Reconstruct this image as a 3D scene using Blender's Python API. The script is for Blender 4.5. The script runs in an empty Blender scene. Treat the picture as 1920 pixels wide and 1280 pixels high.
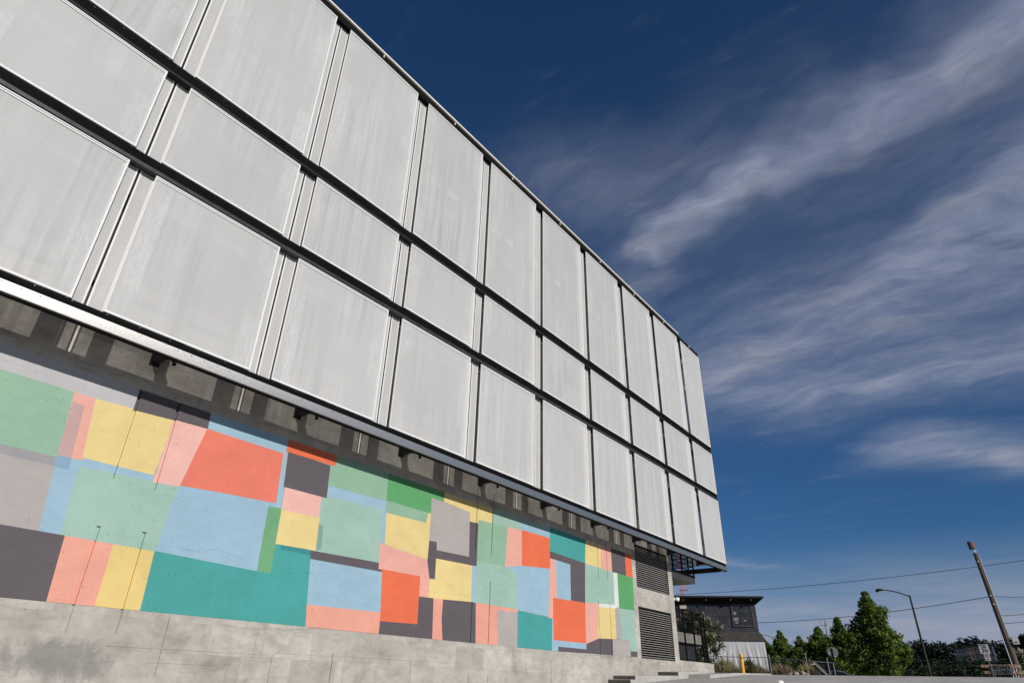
import bpy, bmesh, math, random
from mathutils import Vector, Matrix
from mathutils.geometry import tessellate_polygon

random.seed(7)
scene = bpy.context.scene
COL = scene.collection
R = math.radians

# ------------------------------------------------------------------ camera
EYE = 1.2                      # camera height above the street at its feet
cam_d = bpy.data.cameras.new('camera')
cam_d.sensor_fit = 'HORIZONTAL'
cam_d.sensor_width = 36.0
cam_d.lens = 22.04
cam_d.clip_start = 0.1
cam_d.clip_end = 20000
cam = bpy.data.objects.new('camera', cam_d)
COL.objects.link(cam)
right = Vector((0.79598, 0.60490, 0.02247)).normalized()
up = Vector((0.27534, -0.39488, 0.87650)).normalized()
fwd = Vector((-0.53907, 0.69150, 0.48087)).normalized()
m = Matrix.Identity(4)
for i in range(3):
    m[i][0], m[i][1], m[i][2] = right[i], up[i], -fwd[i]
m[0][3], m[1][3], m[2][3] = 0.0, 0.0, EYE
cam.matrix_world = m
scene.camera = cam

# ------------------------------------------------------------------ world
SUN = Vector((1.0, -0.30, 0.48)).normalized()
SUN_EL = math.asin(SUN.z)
SUN_ROT = math.atan2(SUN.x, SUN.y)
SKY = 0.05
world = bpy.data.worlds.new('World')
scene.world = world
world.use_nodes = True
wt = world.node_tree
wt.nodes.clear()


class NT:
    """tiny helper to write node trees"""
    def __init__(self, tree):
        self.t = tree

    def n(self, kind, **kw):
        nd = self.t.nodes.new(kind)
        for k, v in kw.items():
            setattr(nd, k, v)
        return nd

    def put(self, sock, v):
        if isinstance(v, bpy.types.NodeSocket):
            self.t.links.new(v, sock)
        elif v is not None:
            sock.default_value = v

    def math(self, op, a, b=None, c=None, clamp=False):
        nd = self.n('ShaderNodeMath', operation=op, use_clamp=clamp)
        self.put(nd.inputs[0], a)
        self.put(nd.inputs[1], b)
        if c is not None:
            self.put(nd.inputs[2], c)
        return nd.outputs[0]

    def vec(self, op, a, b=None, s=None):
        nd = self.n('ShaderNodeVectorMath', operation=op)
        self.put(nd.inputs[0], a)
        if b is not None:
            self.put(nd.inputs[1], b)
        if s is not None:
            self.put(nd.inputs['Scale'], s)
        return nd.outputs[1] if op in ('LENGTH', 'DOT_PRODUCT', 'DISTANCE') else nd.outputs[0]

    def noise(self, v, scale, detail=4, rough=0.55, dist=0.0):
        nd = self.n('ShaderNodeTexNoise')
        self.put(nd.inputs['Vector'], v)
        nd.inputs['Scale'].default_value = scale
        nd.inputs['Detail'].default_value = detail
        nd.inputs['Roughness'].default_value = rough
        nd.inputs['Distortion'].default_value = dist
        return nd.outputs['Fac']

    def mapping(self, v, scale=(1, 1, 1), rot=(0, 0, 0), loc=(0, 0, 0)):
        nd = self.n('ShaderNodeMapping')
        self.put(nd.inputs[0], v)
        nd.inputs['Location'].default_value = loc
        nd.inputs['Rotation'].default_value = rot
        nd.inputs['Scale'].default_value = scale
        return nd.outputs[0]

    def ramp(self, f, stops):
        nd = self.n('ShaderNodeValToRGB')
        self.put(nd.inputs[0], f)
        el = nd.color_ramp.elements
        while len(el) < len(stops):
            el.new(0.5)
        for e, (p, c) in zip(el, stops):
            e.position = p
            e.color = c if len(c) == 4 else (*c, 1)
        return nd.outputs[0]

    def maprange(self, f, a, b, c=0.0, d=1.0, smooth=True):
        nd = self.n('ShaderNodeMapRange')
        nd.interpolation_type = 'SMOOTHSTEP' if smooth else 'LINEAR'
        self.put(nd.inputs[0], f)
        for i, v in enumerate((a, b, c, d)):
            nd.inputs[i + 1].default_value = v
        return nd.outputs[0]

    def mix(self, f, a, b, blend='MIX'):
        nd = self.n('ShaderNodeMix', data_type='RGBA', blend_type=blend)
        self.put(nd.inputs[0], f)
        for s, v in ((nd.inputs[6], a), (nd.inputs[7], b)):
            if isinstance(v, tuple) and len(v) == 3:
                v = (*v, 1)
            self.put(s, v)
        return nd.outputs[2]


w = NT(wt)
sky = w.n('ShaderNodeTexSky')
sky.sky_type = 'NISHITA'
sky.sun_disc = False
sky.sun_elevation = SUN_EL
sky.sun_rotation = SUN_ROT
sky.altitude = 300
sky.air_density = 1.0
sky.dust_density = 0.35
sky.ozone_density = 3.0
hs = w.n('ShaderNodeHueSaturation')
w.put(hs.inputs['Color'], sky.outputs[0])
hs.inputs['Saturation'].default_value = 1.0
hs.inputs['Value'].default_value = 1.0
skytint = w.mix(1.0, hs.outputs[0], (0.40, 0.78, 1.14), 'MULTIPLY')
# cirrus: a high cloud sheet, addressed by where each direction meets it
tc = w.n('ShaderNodeTexCoord')
sep = w.n('ShaderNodeSeparateXYZ')
w.put(sep.inputs[0], tc.outputs['Generated'])
zc = w.math('ADD', w.math('MAXIMUM', sep.outputs[2], 0.0), 0.12)
cmb = w.n('ShaderNodeCombineXYZ')
w.put(cmb.inputs[0], w.math('DIVIDE', sep.outputs[0], zc))
w.put(cmb.inputs[1], w.math('DIVIDE', sep.outputs[1], zc))
P = cmb.outputs[0]
# ragged edges: shift the sheet by a noise before measuring distances
nz = w.n('ShaderNodeTexNoise')
w.put(nz.inputs['Vector'], P)
nz.inputs['Scale'].default_value = 4.0
nz.inputs['Detail'].default_value = 3.0
nz.inputs['Roughness'].default_value = 0.5
warp = w.vec('SCALE', w.vec('SUBTRACT', nz.outputs['Color'], (0.5, 0.5, 0.5)), s=0.20)
warp = w.vec('MULTIPLY', warp, (1, 1, 0))
PW = w.vec('ADD', P, warp)


def seg(a, b, sig, amp):
    a = Vector((*a, 0)); b = Vector((*b, 0))
    d = b - a
    pa = w.vec('SUBTRACT', PW, tuple(a))
    t = w.math('DIVIDE', w.vec('DOT_PRODUCT', pa, tuple(d)), d.length_squared, clamp=True)
    c = w.vec('SCALE', tuple(d), s=t)
    dist = w.vec('LENGTH', w.vec('SUBTRACT', pa, c))
    q = w.math('DIVIDE', dist, sig)
    return w.math('MULTIPLY', w.math('EXPONENT', w.math('MULTIPLY', w.math('MULTIPLY', q, q), -1.0)), amp)


dens = None
for s_ in [((-0.44, 1.05), (-0.16, 0.96), 0.055, 0.80), ((-0.16, 0.96), (0.13, 0.90), 0.075, 0.62),
           ((0.13, 0.90), (0.50, 0.76), 0.085, 0.70),
           ((-0.50, 0.80), (-0.26, 0.93), 0.12, 0.28), ((-0.45, 1.05), (-0.60, 1.22), 0.10, 0.30),
           ((-0.52, 1.62), (-0.10, 1.46), 0.15, 0.58), ((-0.10, 1.46), (0.60, 1.02), 0.14, 0.66),
           ((-0.56, 1.62), (-0.34, 1.84), 0.13, 0.55), ((-0.34, 1.84), (0.5, 1.92), 0.12, 0.62),
           ((-0.15, 2.32), (0.5, 2.75), 0.15, 0.62),
           ((-1.35, 3.15), (-0.95, 3.5), 0.10, 0.40),
           ((-0.50, 1.60), (0.50, 1.40), 0.30, 0.46), ((-0.40, 1.00), (0.30, 1.05), 0.20, 0.20), ((-0.35, 1.80), (0.5, 1.85), 0.22, 0.48),
           ((-2.4, -0.6), (-1.3, -2.4), 0.30, 0.6), ((1.2, -0.6), (2.2, 0.6), 0.25, 0.6),
           ((0.3, -1.3), (1.6, -2.0), 0.22, 0.6)]:
    g = seg(*s_)
    dens = g if dens is None else w.math('MAXIMUM', dens, g)
fib = w.noise(w.mapping(PW, scale=(2.4, 6.2, 1), rot=(0, 0, R(26))), 2.3, 10, 0.60, 0.25)
fib2 = w.noise(w.mapping(P, scale=(1.6, 5.0, 1), rot=(0, 0, R(20))), 2.0, 8, 0.6, 0.1)
fine = w.noise(w.mapping(PW, scale=(5.5, 11.0, 1), rot=(0, 0, R(34))), 3.4, 10, 0.66, 0.2)
veil = w.math('MULTIPLY', w.maprange(fib2, 0.52, 0.82), 0.22)
dens = w.math('MULTIPLY', dens, w.maprange(fib, 0.20, 0.76, 0.56, 1.22))
dens = w.math('MULTIPLY', dens, w.maprange(fine, 0.22, 0.78, 0.86, 1.13))
dens = w.math('ADD', dens, w.math('MULTIPLY', veil, w.maprange(fib, 0.3, 0.7)))
# low bank of distant grey-white cloud
low = w.maprange(sep.outputs[2], 0.045, 0.20, 1.0, 0.0)
lown = w.noise(w.mapping(tc.outputs['Generated'], scale=(2, 2, 11)), 3.0, 5, 0.55, 0.3)
dens = w.math('MAXIMUM', dens, w.math('MULTIPLY', low, w.maprange(lown, 0.28, 0.58, 0.52, 1.0)))
dens = w.math('MINIMUM', dens, 0.92)
cloudcol = w.mix(w.maprange(lown, 0.45, 0.75), (0.295 / SKY, 0.330 / SKY, 0.440 / SKY), (0.365 / SKY, 0.380 / SKY, 0.440 / SKY))
skycol = w.mix(dens, skytint, cloudcol)
bg = w.n('ShaderNodeBackground')
w.put(bg.inputs[0], skycol)
bg.inputs[1].default_value = SKY
wo = w.n('ShaderNodeOutputWorld')
w.put(wo.inputs[0], bg.outputs[0])

# ------------------------------------------------------------------ sun
sd = bpy.data.lights.new('sun', 'SUN')
sd.energy = 4.0
sd.angle = R(0.5)
sd.color = (1.0, 0.955, 0.89)
so = bpy.data.objects.new('sun', sd)
COL.objects.link(so)
so.rotation_euler = SUN.to_track_quat('Z', 'Y').to_euler()
so.location = (40, -20, 40)

vs = scene.view_settings
vs.view_transform = 'Standard'
vs.look = 'None'
vs.exposure = 0.0
vs.gamma = 1.0
vs.use_curve_mapping = False

# ------------------------------------------------------------------ materials


def s2l(c):
    c = c / 255.0
    return c / 12.92 if c <= 0.04045 else ((c + 0.055) / 1.055) ** 2.4


def lit(r, g, b, k=1.25):
    """surface colour whose sunlit picture value is r, g, b"""
    return (s2l(r) / (k * 1.09), s2l(g) / k, s2l(b) / (k * 0.97))


MATS = {}


def base_mat(name, color=(0.5, 0.5, 0.5), rough=0.7, metal=0.0, spec=0.3):
    mt = bpy.data.materials.new(name)
    mt.use_nodes = True
    b = mt.node_tree.nodes['Principled BSDF']
    b.inputs['Base Color'].default_value = (*color, 1)
    b.inputs['Roughness'].default_value = rough
    b.inputs['Metallic'].default_value = metal
    b.inputs['Specular IOR Level'].default_value = spec
    MATS[name] = mt
    return mt, NT(mt.node_tree), b


def mat(name, color, rough=0.7, metal=0.0, spec=0.3, var=0.15, scale=3.0, bump=0.0, stretch=(1, 1, 1)):
    mt, t, b = base_mat(name, color, rough, metal, spec)
    geo = t.n('ShaderNodeNewGeometry')
    v = t.mapping(geo.outputs['Position'], scale=stretch)
    f = t.noise(v, scale, 6, 0.6)
    lo = tuple(c * (1 - var) for c in color)
    hi = tuple(min(1, c * (1 + var)) for c in color)
    t.put(b.inputs['Base Color'], t.ramp(f, [(0.3, lo), (0.7, hi)]))
    if bump:
        bp = t.n('ShaderNodeBump')
        bp.inputs['Strength'].default_value = bump
        bp.inputs['Distance'].default_value = 0.02
        t.put(bp.inputs['Height'], t.noise(v, scale * 6, 5, 0.6))
        t.put(b.inputs['Normal'], bp.outputs[0])
    return mt


def concrete_nodes(t, b, color, painted):
    """cast concrete: pour lines, bug holes, blotches; colour may be a socket"""
    geo = t.n('ShaderNodeNewGeometry')
    pos = geo.outputs['Position']
    big = t.noise(pos, 0.75, 6, 0.62, 0.4)
    mid = t.noise(t.mapping(pos, scale=(1, 0.8, 1.6), loc=(3, 5, 1)), 2.6, 7, 0.68, 0.5)
    fine = t.noise(pos, 40, 3, 0.6)
    # horizontal pour lines, wandering
    sepp = t.n('ShaderNodeSeparateXYZ')
    t.put(sepp.inputs[0], pos)
    wob = t.noise(t.mapping(pos, scale=(1, 0.35, 0.2)), 2.2, 4, 0.6)
    zz = t.math('ADD', sepp.outputs[2], t.math('MULTIPLY', wob, 0.55))
    ln = t.math('PINGPONG', t.math('MULTIPLY', zz, 1.0), 0.62)
    line = t.maprange(ln, 0.0, 0.022, 1.0, 0.0)
    patch = t.maprange(t.noise(t.mapping(pos, scale=(1, 0.4, 1.0), loc=(9, 2, 4)), 0.8, 4, 0.6), 0.48, 0.62)
    line = t.math('MULTIPLY', line, patch)
    # bug holes
    vo = t.n('ShaderNodeTexVoronoi')
    t.put(vo.inputs['Vector'], pos)
    vo.inputs['Scale'].default_value = 8.5
    vo.inputs['Randomness'].default_value = 1.0
    hole = t.maprange(vo.outputs['Distance'], 0.05, 0.13, 1.0, 0.0)
    hsel = t.maprange(t.noise(pos, 1.9, 4, 0.65), 0.46, 0.60)
    hole = t.math('MULTIPLY', hole, hsel)
    vo2 = t.n('ShaderNodeTexVoronoi')
    t.put(vo2.inputs['Vector'], pos)
    vo2.inputs['Scale'].default_value = 16.0
    hole2 = t.math('MULTIPLY', t.maprange(vo2.outputs['Distance'], 0.08, 0.20, 0.75, 0.0), t.maprange(t.noise(t.mapping(pos, loc=(4, 1, 8)), 1.1, 4, 0.6), 0.52, 0.66))
    hole = t.math('MAXIMUM', hole, hole2)
    if painted:
        k = t.ramp(mid, [(0.25, (0.91, 0.91, 0.91)), (0.75, (1.07, 1.07, 1.07))])
        c = t.mix(1.0, color, k, 'MULTIPLY')
        c = t.mix(t.math('MULTIPLY', t.maprange(big, 0.45, 0.72), 0.8), c, t.mix(1.0, color, (1.13, 1.12, 1.11), 'MULTIPLY'))
        c = t.mix(0.035, c, (0.5, 0.49, 0.48))
        c = t.mix(t.math('MULTIPLY', hole, 0.6), c, t.mix(1.0, color, (0.22, 0.24, 0.23), 'MULTIPLY'))
        c = t.mix(t.math('MULTIPLY', line, 0.18), c, t.mix(1.0, color, (0.45, 0.45, 0.45), 'MULTIPLY'))
    else:
        k = t.ramp(big, [(0.22, (0.62, 0.60, 0.57)), (0.45, (0.94, 0.92, 0.89)), (0.60, (1.0, 0.99, 0.97)), (0.82, (1.22, 1.21, 1.19))])
        c = t.mix(1.0, color, k, 'MULTIPLY')
        k2 = t.ramp(mid, [(0.25, (0.72, 0.71, 0.69)), (0.75, (1.18, 1.18, 1.17))])
        c = t.mix(1.0, c, k2, 'MULTIPLY')
        # formwork sheets, each cast a little lighter or darker
        cy = t.n('ShaderNodeCombineXYZ')
        wb2 = t.math('MULTIPLY', t.noise(pos, 2.3, 3), 0.05)
        t.put(cy.inputs[0], t.math('ADD', sepp.outputs[1], wb2)); t.put(cy.inputs[1], t.math('ADD', sepp.outputs[2], wb2))
        bk = t.n('ShaderNodeTexBrick'); bk.offset = 0.37
        t.put(bk.inputs['Vector'], cy.outputs[0])
        bk.inputs['Color1'].default_value = (0.84, 0.83, 0.82, 1); bk.inputs['Color2'].default_value = (1.12, 1.11, 1.09, 1)
        bk.inputs['Mortar'].default_value = (0.84, 0.83, 0.81, 1)
        bk.inputs['Scale'].default_value = 1.0; bk.inputs['Mortar Size'].default_value = 0.006
        bk.inputs['Brick Width'].default_value = 1.22; bk.inputs['Row Height'].default_value = 0.54
        c = t.mix(0.85, c, t.mix(1.0, c, bk.outputs['Color'], 'MULTIPLY'))
        # rain streaks
        st = t.noise(t.mapping(pos, scale=(5, 5, 0.35)), 1.5, 5, 0.6)
        c = t.mix(t.math('MULTIPLY', t.maprange(st, 0.55, 0.78), 0.35), c, (0.17, 0.165, 0.155))
        wet = t.maprange(t.noise(t.mapping(pos, loc=(1.2, 7.4, 2.0), scale=(1, 0.7, 1.1)), 0.55, 5, 0.6, 0.6), 0.60, 0.70)
        c = t.mix(t.math('MULTIPLY', wet, 0.45), c, (0.16, 0.155, 0.148))
        # old water stain low on the plinth
        dy = t.math('MULTIPLY', t.math('SUBTRACT', sepp.outputs[1], 4.75), 0.75)
        dz = t.math('MULTIPLY', t.math('SUBTRACT', sepp.outputs[2], 1.40), 2.0)
        rr = t.math('SQRT', t.math('ADD', t.math('MULTIPLY', dy, dy), t.math('MULTIPLY', dz, dz)))
        rr = t.math('ADD', rr, t.math('MULTIPLY', t.math('SUBTRACT', t.noise(t.mapping(pos, scale=(1, 1, 0.7)), 3.2, 7, 0.7, 0.5), 0.5), 1.9))
        c = t.mix(t.maprange(rr, 0.25, 0.85, 0.62, 0.0), c, (0.155, 0.15, 0.145))
        c = t.mix(t.math('MULTIPLY', hole, 0.5), c, (0.08, 0.076, 0.07))
        c = t.mix(t.math('MULTIPLY', line, 0.4), c, (0.12, 0.115, 0.11))
    t.put(b.inputs['Base Color'], c)
    h = t.math('SUBTRACT', t.math('MULTIPLY', mid, 0.35), t.math('MULTIPLY', hole, 0.9))
    h = t.math('SUBTRACT', h, t.math('MULTIPLY', line, 0.35))
    h = t.math('ADD', h, t.math('MULTIPLY', fine, 0.10))
    bp = t.n('ShaderNodeBump')
    bp.inputs['Strength'].default_value = 0.5
    bp.inputs['Distance'].default_value = 0.025
    t.put(bp.inputs['Height'], h)
    t.put(b.inputs['Normal'], bp.outputs[0])


mt, t, b = base_mat('concrete', rough=0.85, spec=0.2)
rgb = t.n('ShaderNodeRGB'); rgb.outputs[0].default_value = (0.445, 0.428, 0.402, 1)
concrete_nodes(t, b, rgb.outputs[0], False)
mt, t, b = base_mat('mural_paint', rough=0.7, spec=0.25)
oi = t.n('ShaderNodeObjectInfo')
concrete_nodes(t, b, oi.outputs['Color'], True)

# woven sun screen: part of the light goes straight through
mt, t, b = base_mat('screen_mesh', rough=0.55, spec=0.25)
geo = t.n('ShaderNodeNewGeometry')
pos = geo.outputs['Position']
oi = t.n('ShaderNodeObjectInfo')
fold = t.noise(t.vec('ADD', t.mapping(pos, scale=(1, 3.6, 0.16)), t.vec('SCALE', (3.0, 17.0, 9.0), s=oi.outputs['Random'])), 1.6, 4, 0.62, 0.5)
cloud = t.noise(t.mapping(pos, scale=(1, 0.7, 0.5)), 0.9, 4, 0.55)
where = t.maprange(t.noise(t.vec('ADD', t.mapping(pos, scale=(1, 0.5, 0.35)), t.vec('SCALE', (7.0, 3.0, 5.0), s=oi.outputs['Random'])), 0.9, 3), 0.40, 0.66)
weave = t.noise(t.mapping(pos, scale=(1, 1, 1)), 60, 2, 0.5)
v = t.math('MULTIPLY', t.math('SUBTRACT', fold, 0.5), t.math('ADD', 0.05, t.math('MULTIPLY', where, 0.46)))
v = t.math('ADD', v, t.math('MULTIPLY', t.math('SUBTRACT', cloud, 0.5), 0.14))
v = t.math('ADD', v, t.math('MULTIPLY', t.math('SUBTRACT', weave, 0.5), 0.17))
v = t.math('ADD', v, t.math('MULTIPLY', t.math('SUBTRACT', oi.outputs['Random'], 0.5), 0.05))
tco = t.n('ShaderNodeTexCoord')
so_ = t.n('ShaderNodeSeparateXYZ'); t.put(so_.inputs[0], tco.outputs['Object'])
ay = t.math('ABSOLUTE', so_.outputs[1])
edge = t.math('MULTIPLY', t.maprange(ay, 1.04, 1.09), t.maprange(ay, 1.40, 1.44, 1.0, 0.0))
rip = t.noise(t.mapping(tco.outputs['Object'], scale=(1, 9.0, 2.2), rot=(R(22), 0, 0)), 1.7, 3, 0.55, 1.4)
rsel = t.maprange(t.noise(t.vec('ADD', pos, t.vec('SCALE', (3.0, 9.0, 4.0), s=oi.outputs['Random'])), 0.55, 2), 0.42, 0.60)
v = t.math('SUBTRACT', v, t.math('MULTIPLY', t.math('MULTIPLY', edge, rsel), t.maprange(rip, 0.35, 0.65, 0.01, 0.11)))
opening = t.math('ADD', v, 0.235, clamp=True)
b.inputs['Base Color'].default_value = (0.590, 0.584, 0.573, 1)
tr = t.n('ShaderNodeBsdfTransparent')
mx = t.n('ShaderNodeMixShader')
t.put(mx.inputs[0], opening)
t.put(mx.inputs[1], b.outputs[0])
t.put(mx.inputs[2], tr.outputs[0])
out = [n for n in mt.node_tree.nodes if n.type == 'OUTPUT_MATERIAL'][0]
t.put(out.inputs[0], mx.outputs[0])

mat('white_trim', (0.74, 0.735, 0.725), 0.4, var=0.04)
mat('black_metal', (0.0065, 0.0065, 0.0068), 0.75, 0.0, 0.08, var=0.3, scale=2)
mat('dark_steel', (0.026, 0.024, 0.022), 0.6, 0.0, 0.15, var=0.25)
mat('grey_flange', (0.055, 0.055, 0.058), 0.45, 0.3, 0.3, var=0.3, scale=3)
mat('inner_wall', (0.055, 0.056, 0.058), 0.6, var=0.3, scale=1.2)
mat('inner_slab', (0.30, 0.29, 0.28), 0.8)
mat('coping_metal', (0.80, 0.76, 0.68), 0.4, 0.1, var=0.06)
mat('screw', (0.75, 0.75, 0.75), 0.25, 1.0, var=0.05)
mat('louver', (0.27, 0.258, 0.24), 0.5, 0.1, var=0.12)
mat('vent_dark', (0.010, 0.010, 0.010), 0.8)
# brushed steel on the bottom beam: grain across it, so the sun glints along its length
mt, t, b = base_mat('brushed_steel', (0.20, 0.195, 0.19), 0.32, 0.85)
geo = t.n('ShaderNodeNewGeometry')
sp = t.noise(geo.outputs['Position'], 45, 4, 0.7)
t.put(b.inputs['Roughness'], t.maprange(sp, 0.3, 0.75, 0.30, 0.36))
t.put(b.inputs['Base Color'], t.ramp(sp, [(0.3, (0.31, 0.30, 0.285)), (0.7, (0.40, 0.39, 0.37))]))
b.inputs['Anisotropic'].default_value = 1.0
tg = t.n('ShaderNodeCombineXYZ'); tg.inputs[1].default_value = 1.0
t.put(b.inputs['Tangent'], tg.outputs[0])
# clear glazing
mt, t, b = base_mat('glass', (0.10, 0.14, 0.18), 0.03, 0.0, 0.8)
tr = t.n('ShaderNodeBsdfTransparent'); tr.inputs[0].default_value = (0.62, 0.70, 0.78, 1)
mx = t.n('ShaderNodeMixShader'); mx.inputs[0].default_value = 0.70
t.put(mx.inputs[1], b.outputs[0]); t.put(mx.inputs[2], tr.outputs[0])
out = [n for n in mt.node_tree.nodes if n.type == 'OUTPUT_MATERIAL'][0]
t.put(out.inputs[0], mx.outputs[0])
# wire-mesh fabric, mostly see-through
for nm, cc, op in (('fence_mesh', (0.012, 0.012, 0.012), 0.45), ('privacy_mesh', (0.02, 0.022, 0.022), 0.22)):
    mt, t, b = base_mat(nm, cc, 0.6)
    tr = t.n('ShaderNodeBsdfTransparent')
    mx = t.n('ShaderNodeMixShader'); mx.inputs[0].default_value = op
    t.put(mx.inputs[1], b.outputs[0]); t.put(mx.inputs[2], tr.outputs[0])
    out = [n for n in mt.node_tree.nodes if n.type == 'OUTPUT_MATERIAL'][0]
    t.put(out.inputs[0], mx.outputs[0])

mat('road_concrete', (0.40, 0.375, 0.345), 0.85, var=0.18, scale=0.9, bump=0.2, stretch=(1, 0.4, 1))
mat('asphalt', (0.045, 0.047, 0.052), 0.85, var=0.2, scale=2, bump=0.2)
mat('walk_concrete', (0.40, 0.385, 0.355), 0.85, var=0.14, scale=1.6, bump=0.2)
mat('riser_shade', (0.085, 0.078, 0.068), 0.8, var=0.25, scale=4, bump=0.2)  # walk concrete darkened: weak light on the step fronts put into the colour
mat('white_line', (0.60, 0.60, 0.58), 0.8, var=0.15)
mat('ground_earth', (0.085, 0.095, 0.045), 0.95, var=0.35, scale=0.35, bump=0.3)
mat('bark', (0.10, 0.075, 0.055), 0.9, var=0.3, scale=8, bump=0.4)
mat('pole_wood', (0.115, 0.085, 0.065), 0.85, var=0.35, scale=5, bump=0.4, stretch=(3, 3, 0.3))
mat('rust', (0.16, 0.095, 0.075), 0.8, var=0.25, scale=6)
mat('lamp_metal', (0.050, 0.042, 0.036), 0.5, 0.5, var=0.2)
mat('galvanised', (0.30, 0.31, 0.32), 0.45, 0.6, var=0.15)
mat('pipe_white', (0.55, 0.56, 0.57), 0.5, var=0.1)
mat('yellow_paint', (0.72, 0.38, 0.035), 0.5, var=0.1)
mat('white_paint', (0.78, 0.77, 0.74), 0.5, var=0.06)
mat('sign_white', (0.72, 0.71, 0.70), 0.5, var=0.04)
mat('sign_red', (0.45, 0.03, 0.03), 0.5, var=0.05)
mat('sign_black', (0.01, 0.01, 0.01), 0.6)
mat('plate_grey', (0.14, 0.135, 0.125), 0.7, var=0.4, scale=6)
mat('sign_back', (0.19, 0.185, 0.205), 0.6, 0.0, var=0.12)
mat('board_white', (0.42, 0.38, 0.33), 0.7, var=0.15)
mat('board_orange', (0.52, 0.19, 0.06), 0.7, var=0.15)
mat('cone_orange', (0.72, 0.11, 0.03), 0.5)
mat('car_paint', (0.28, 0.31, 0.35), 0.3, 0.3, 0.5, var=0.03)
mat('car_white', (0.75, 0.75, 0.75), 0.3, 0.0, 0.5, var=0.03)
mat('car_glass', (0.015, 0.02, 0.025), 0.08, 0.0, 0.8, var=0.03)
mat('tyre', (0.015, 0.015, 0.015), 0.8)
mat('tail_red', (0.5, 0.02, 0.02), 0.3)
mat('tarp', (0.45, 0.44, 0.455), 0.6, var=0.10, scale=1.5)
mat('black_siding', (0.030, 0.034, 0.042), 0.55, var=0.45, scale=1.3, bump=0.3)
mat('awning_shingle', (0.055, 0.048, 0.042), 0.85, var=0.3, scale=4)
mat('roof_dark', (0.022, 0.016, 0.018), 0.6, var=0.2)
mat('frame_rust', (0.075, 0.055, 0.048), 0.7, var=0.3)
mat('pane_dark', (0.020, 0.024, 0.028), 0.25, 0.0, 0.5, var=0.4, scale=2)
mat('crane_red', (0.55, 0.05, 0.06), 0.6)
mat('apartment_a', (0.13, 0.10, 0.085), 0.8)
mat('apartment_b', (0.055, 0.065, 0.085), 0.8)
mat('rock', (0.30, 0.24, 0.19), 0.9, var=0.3, scale=3, bump=0.4)
mat('wire', (0.03, 0.03, 0.035), 0.6)
mat('aircraft_white', (0.16, 0.16, 0.18), 0.4)


def leaf_mat(name, dark, light, trans=0.25, scale=1.3):
    mt, t, b = base_mat(name, dark, 0.6, 0.0, 0.25)
    geo = t.n('ShaderNodeNewGeometry')
    f = t.noise(geo.outputs['Position'], scale, 5, 0.7)
    f = t.math('ADD', t.math('MULTIPLY', f, 0.7), t.math('MULTIPLY', geo.outputs['Random Per Island'], 0.3))
    c = t.ramp(f, [(0.30, dark), (0.70, light)])
    t.put(b.inputs['Base Color'], c)
    tl = t.n('ShaderNodeBsdfTranslucent')
    t.put(tl.inputs[0], c)
    mx = t.n('ShaderNodeMixShader'); mx.inputs[0].default_value = trans
    t.put(mx.inputs[1], b.outputs[0]); t.put(mx.inputs[2], tl.outputs[0])
    out = [n for n in mt.node_tree.nodes if n.type == 'OUTPUT_MATERIAL'][0]
    t.put(out.inputs[0], mx.outputs[0])
    return mt


leaf_mat('leaf', (0.020, 0.045, 0.008), (0.200, 0.275, 0.040), 0.36)
leaf_mat('leaf_dark', (0.004, 0.007, 0.004), (0.011, 0.017, 0.008), 0.1, 0.15)
leaf_mat('leaf_bush', (0.007, 0.013, 0.005), (0.024, 0.036, 0.012), 0.15, 0.5)
leaf_mat('leaf_myrtle', (0.030, 0.050, 0.015), (0.085, 0.105, 0.035))
leaf_mat('blossom', (0.45, 0.38, 0.30), (0.66, 0.58, 0.48))
leaf_mat('flower_yellow', (0.50, 0.24, 0.015), (0.70, 0.42, 0.03))
leaf_mat('weed', (0.15, 0.15, 0.05), (0.36, 0.31, 0.14), 0.2, 0.8)
leaf_mat('weed_brown', (0.16, 0.11, 0.06), (0.36, 0.25, 0.15), 0.2, 0.8)
leaf_mat('grass', (0.07, 0.09, 0.02), (0.20, 0.20, 0.05), 0.2, 0.6)

# ------------------------------------------------------------------ mesh helpers


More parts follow.
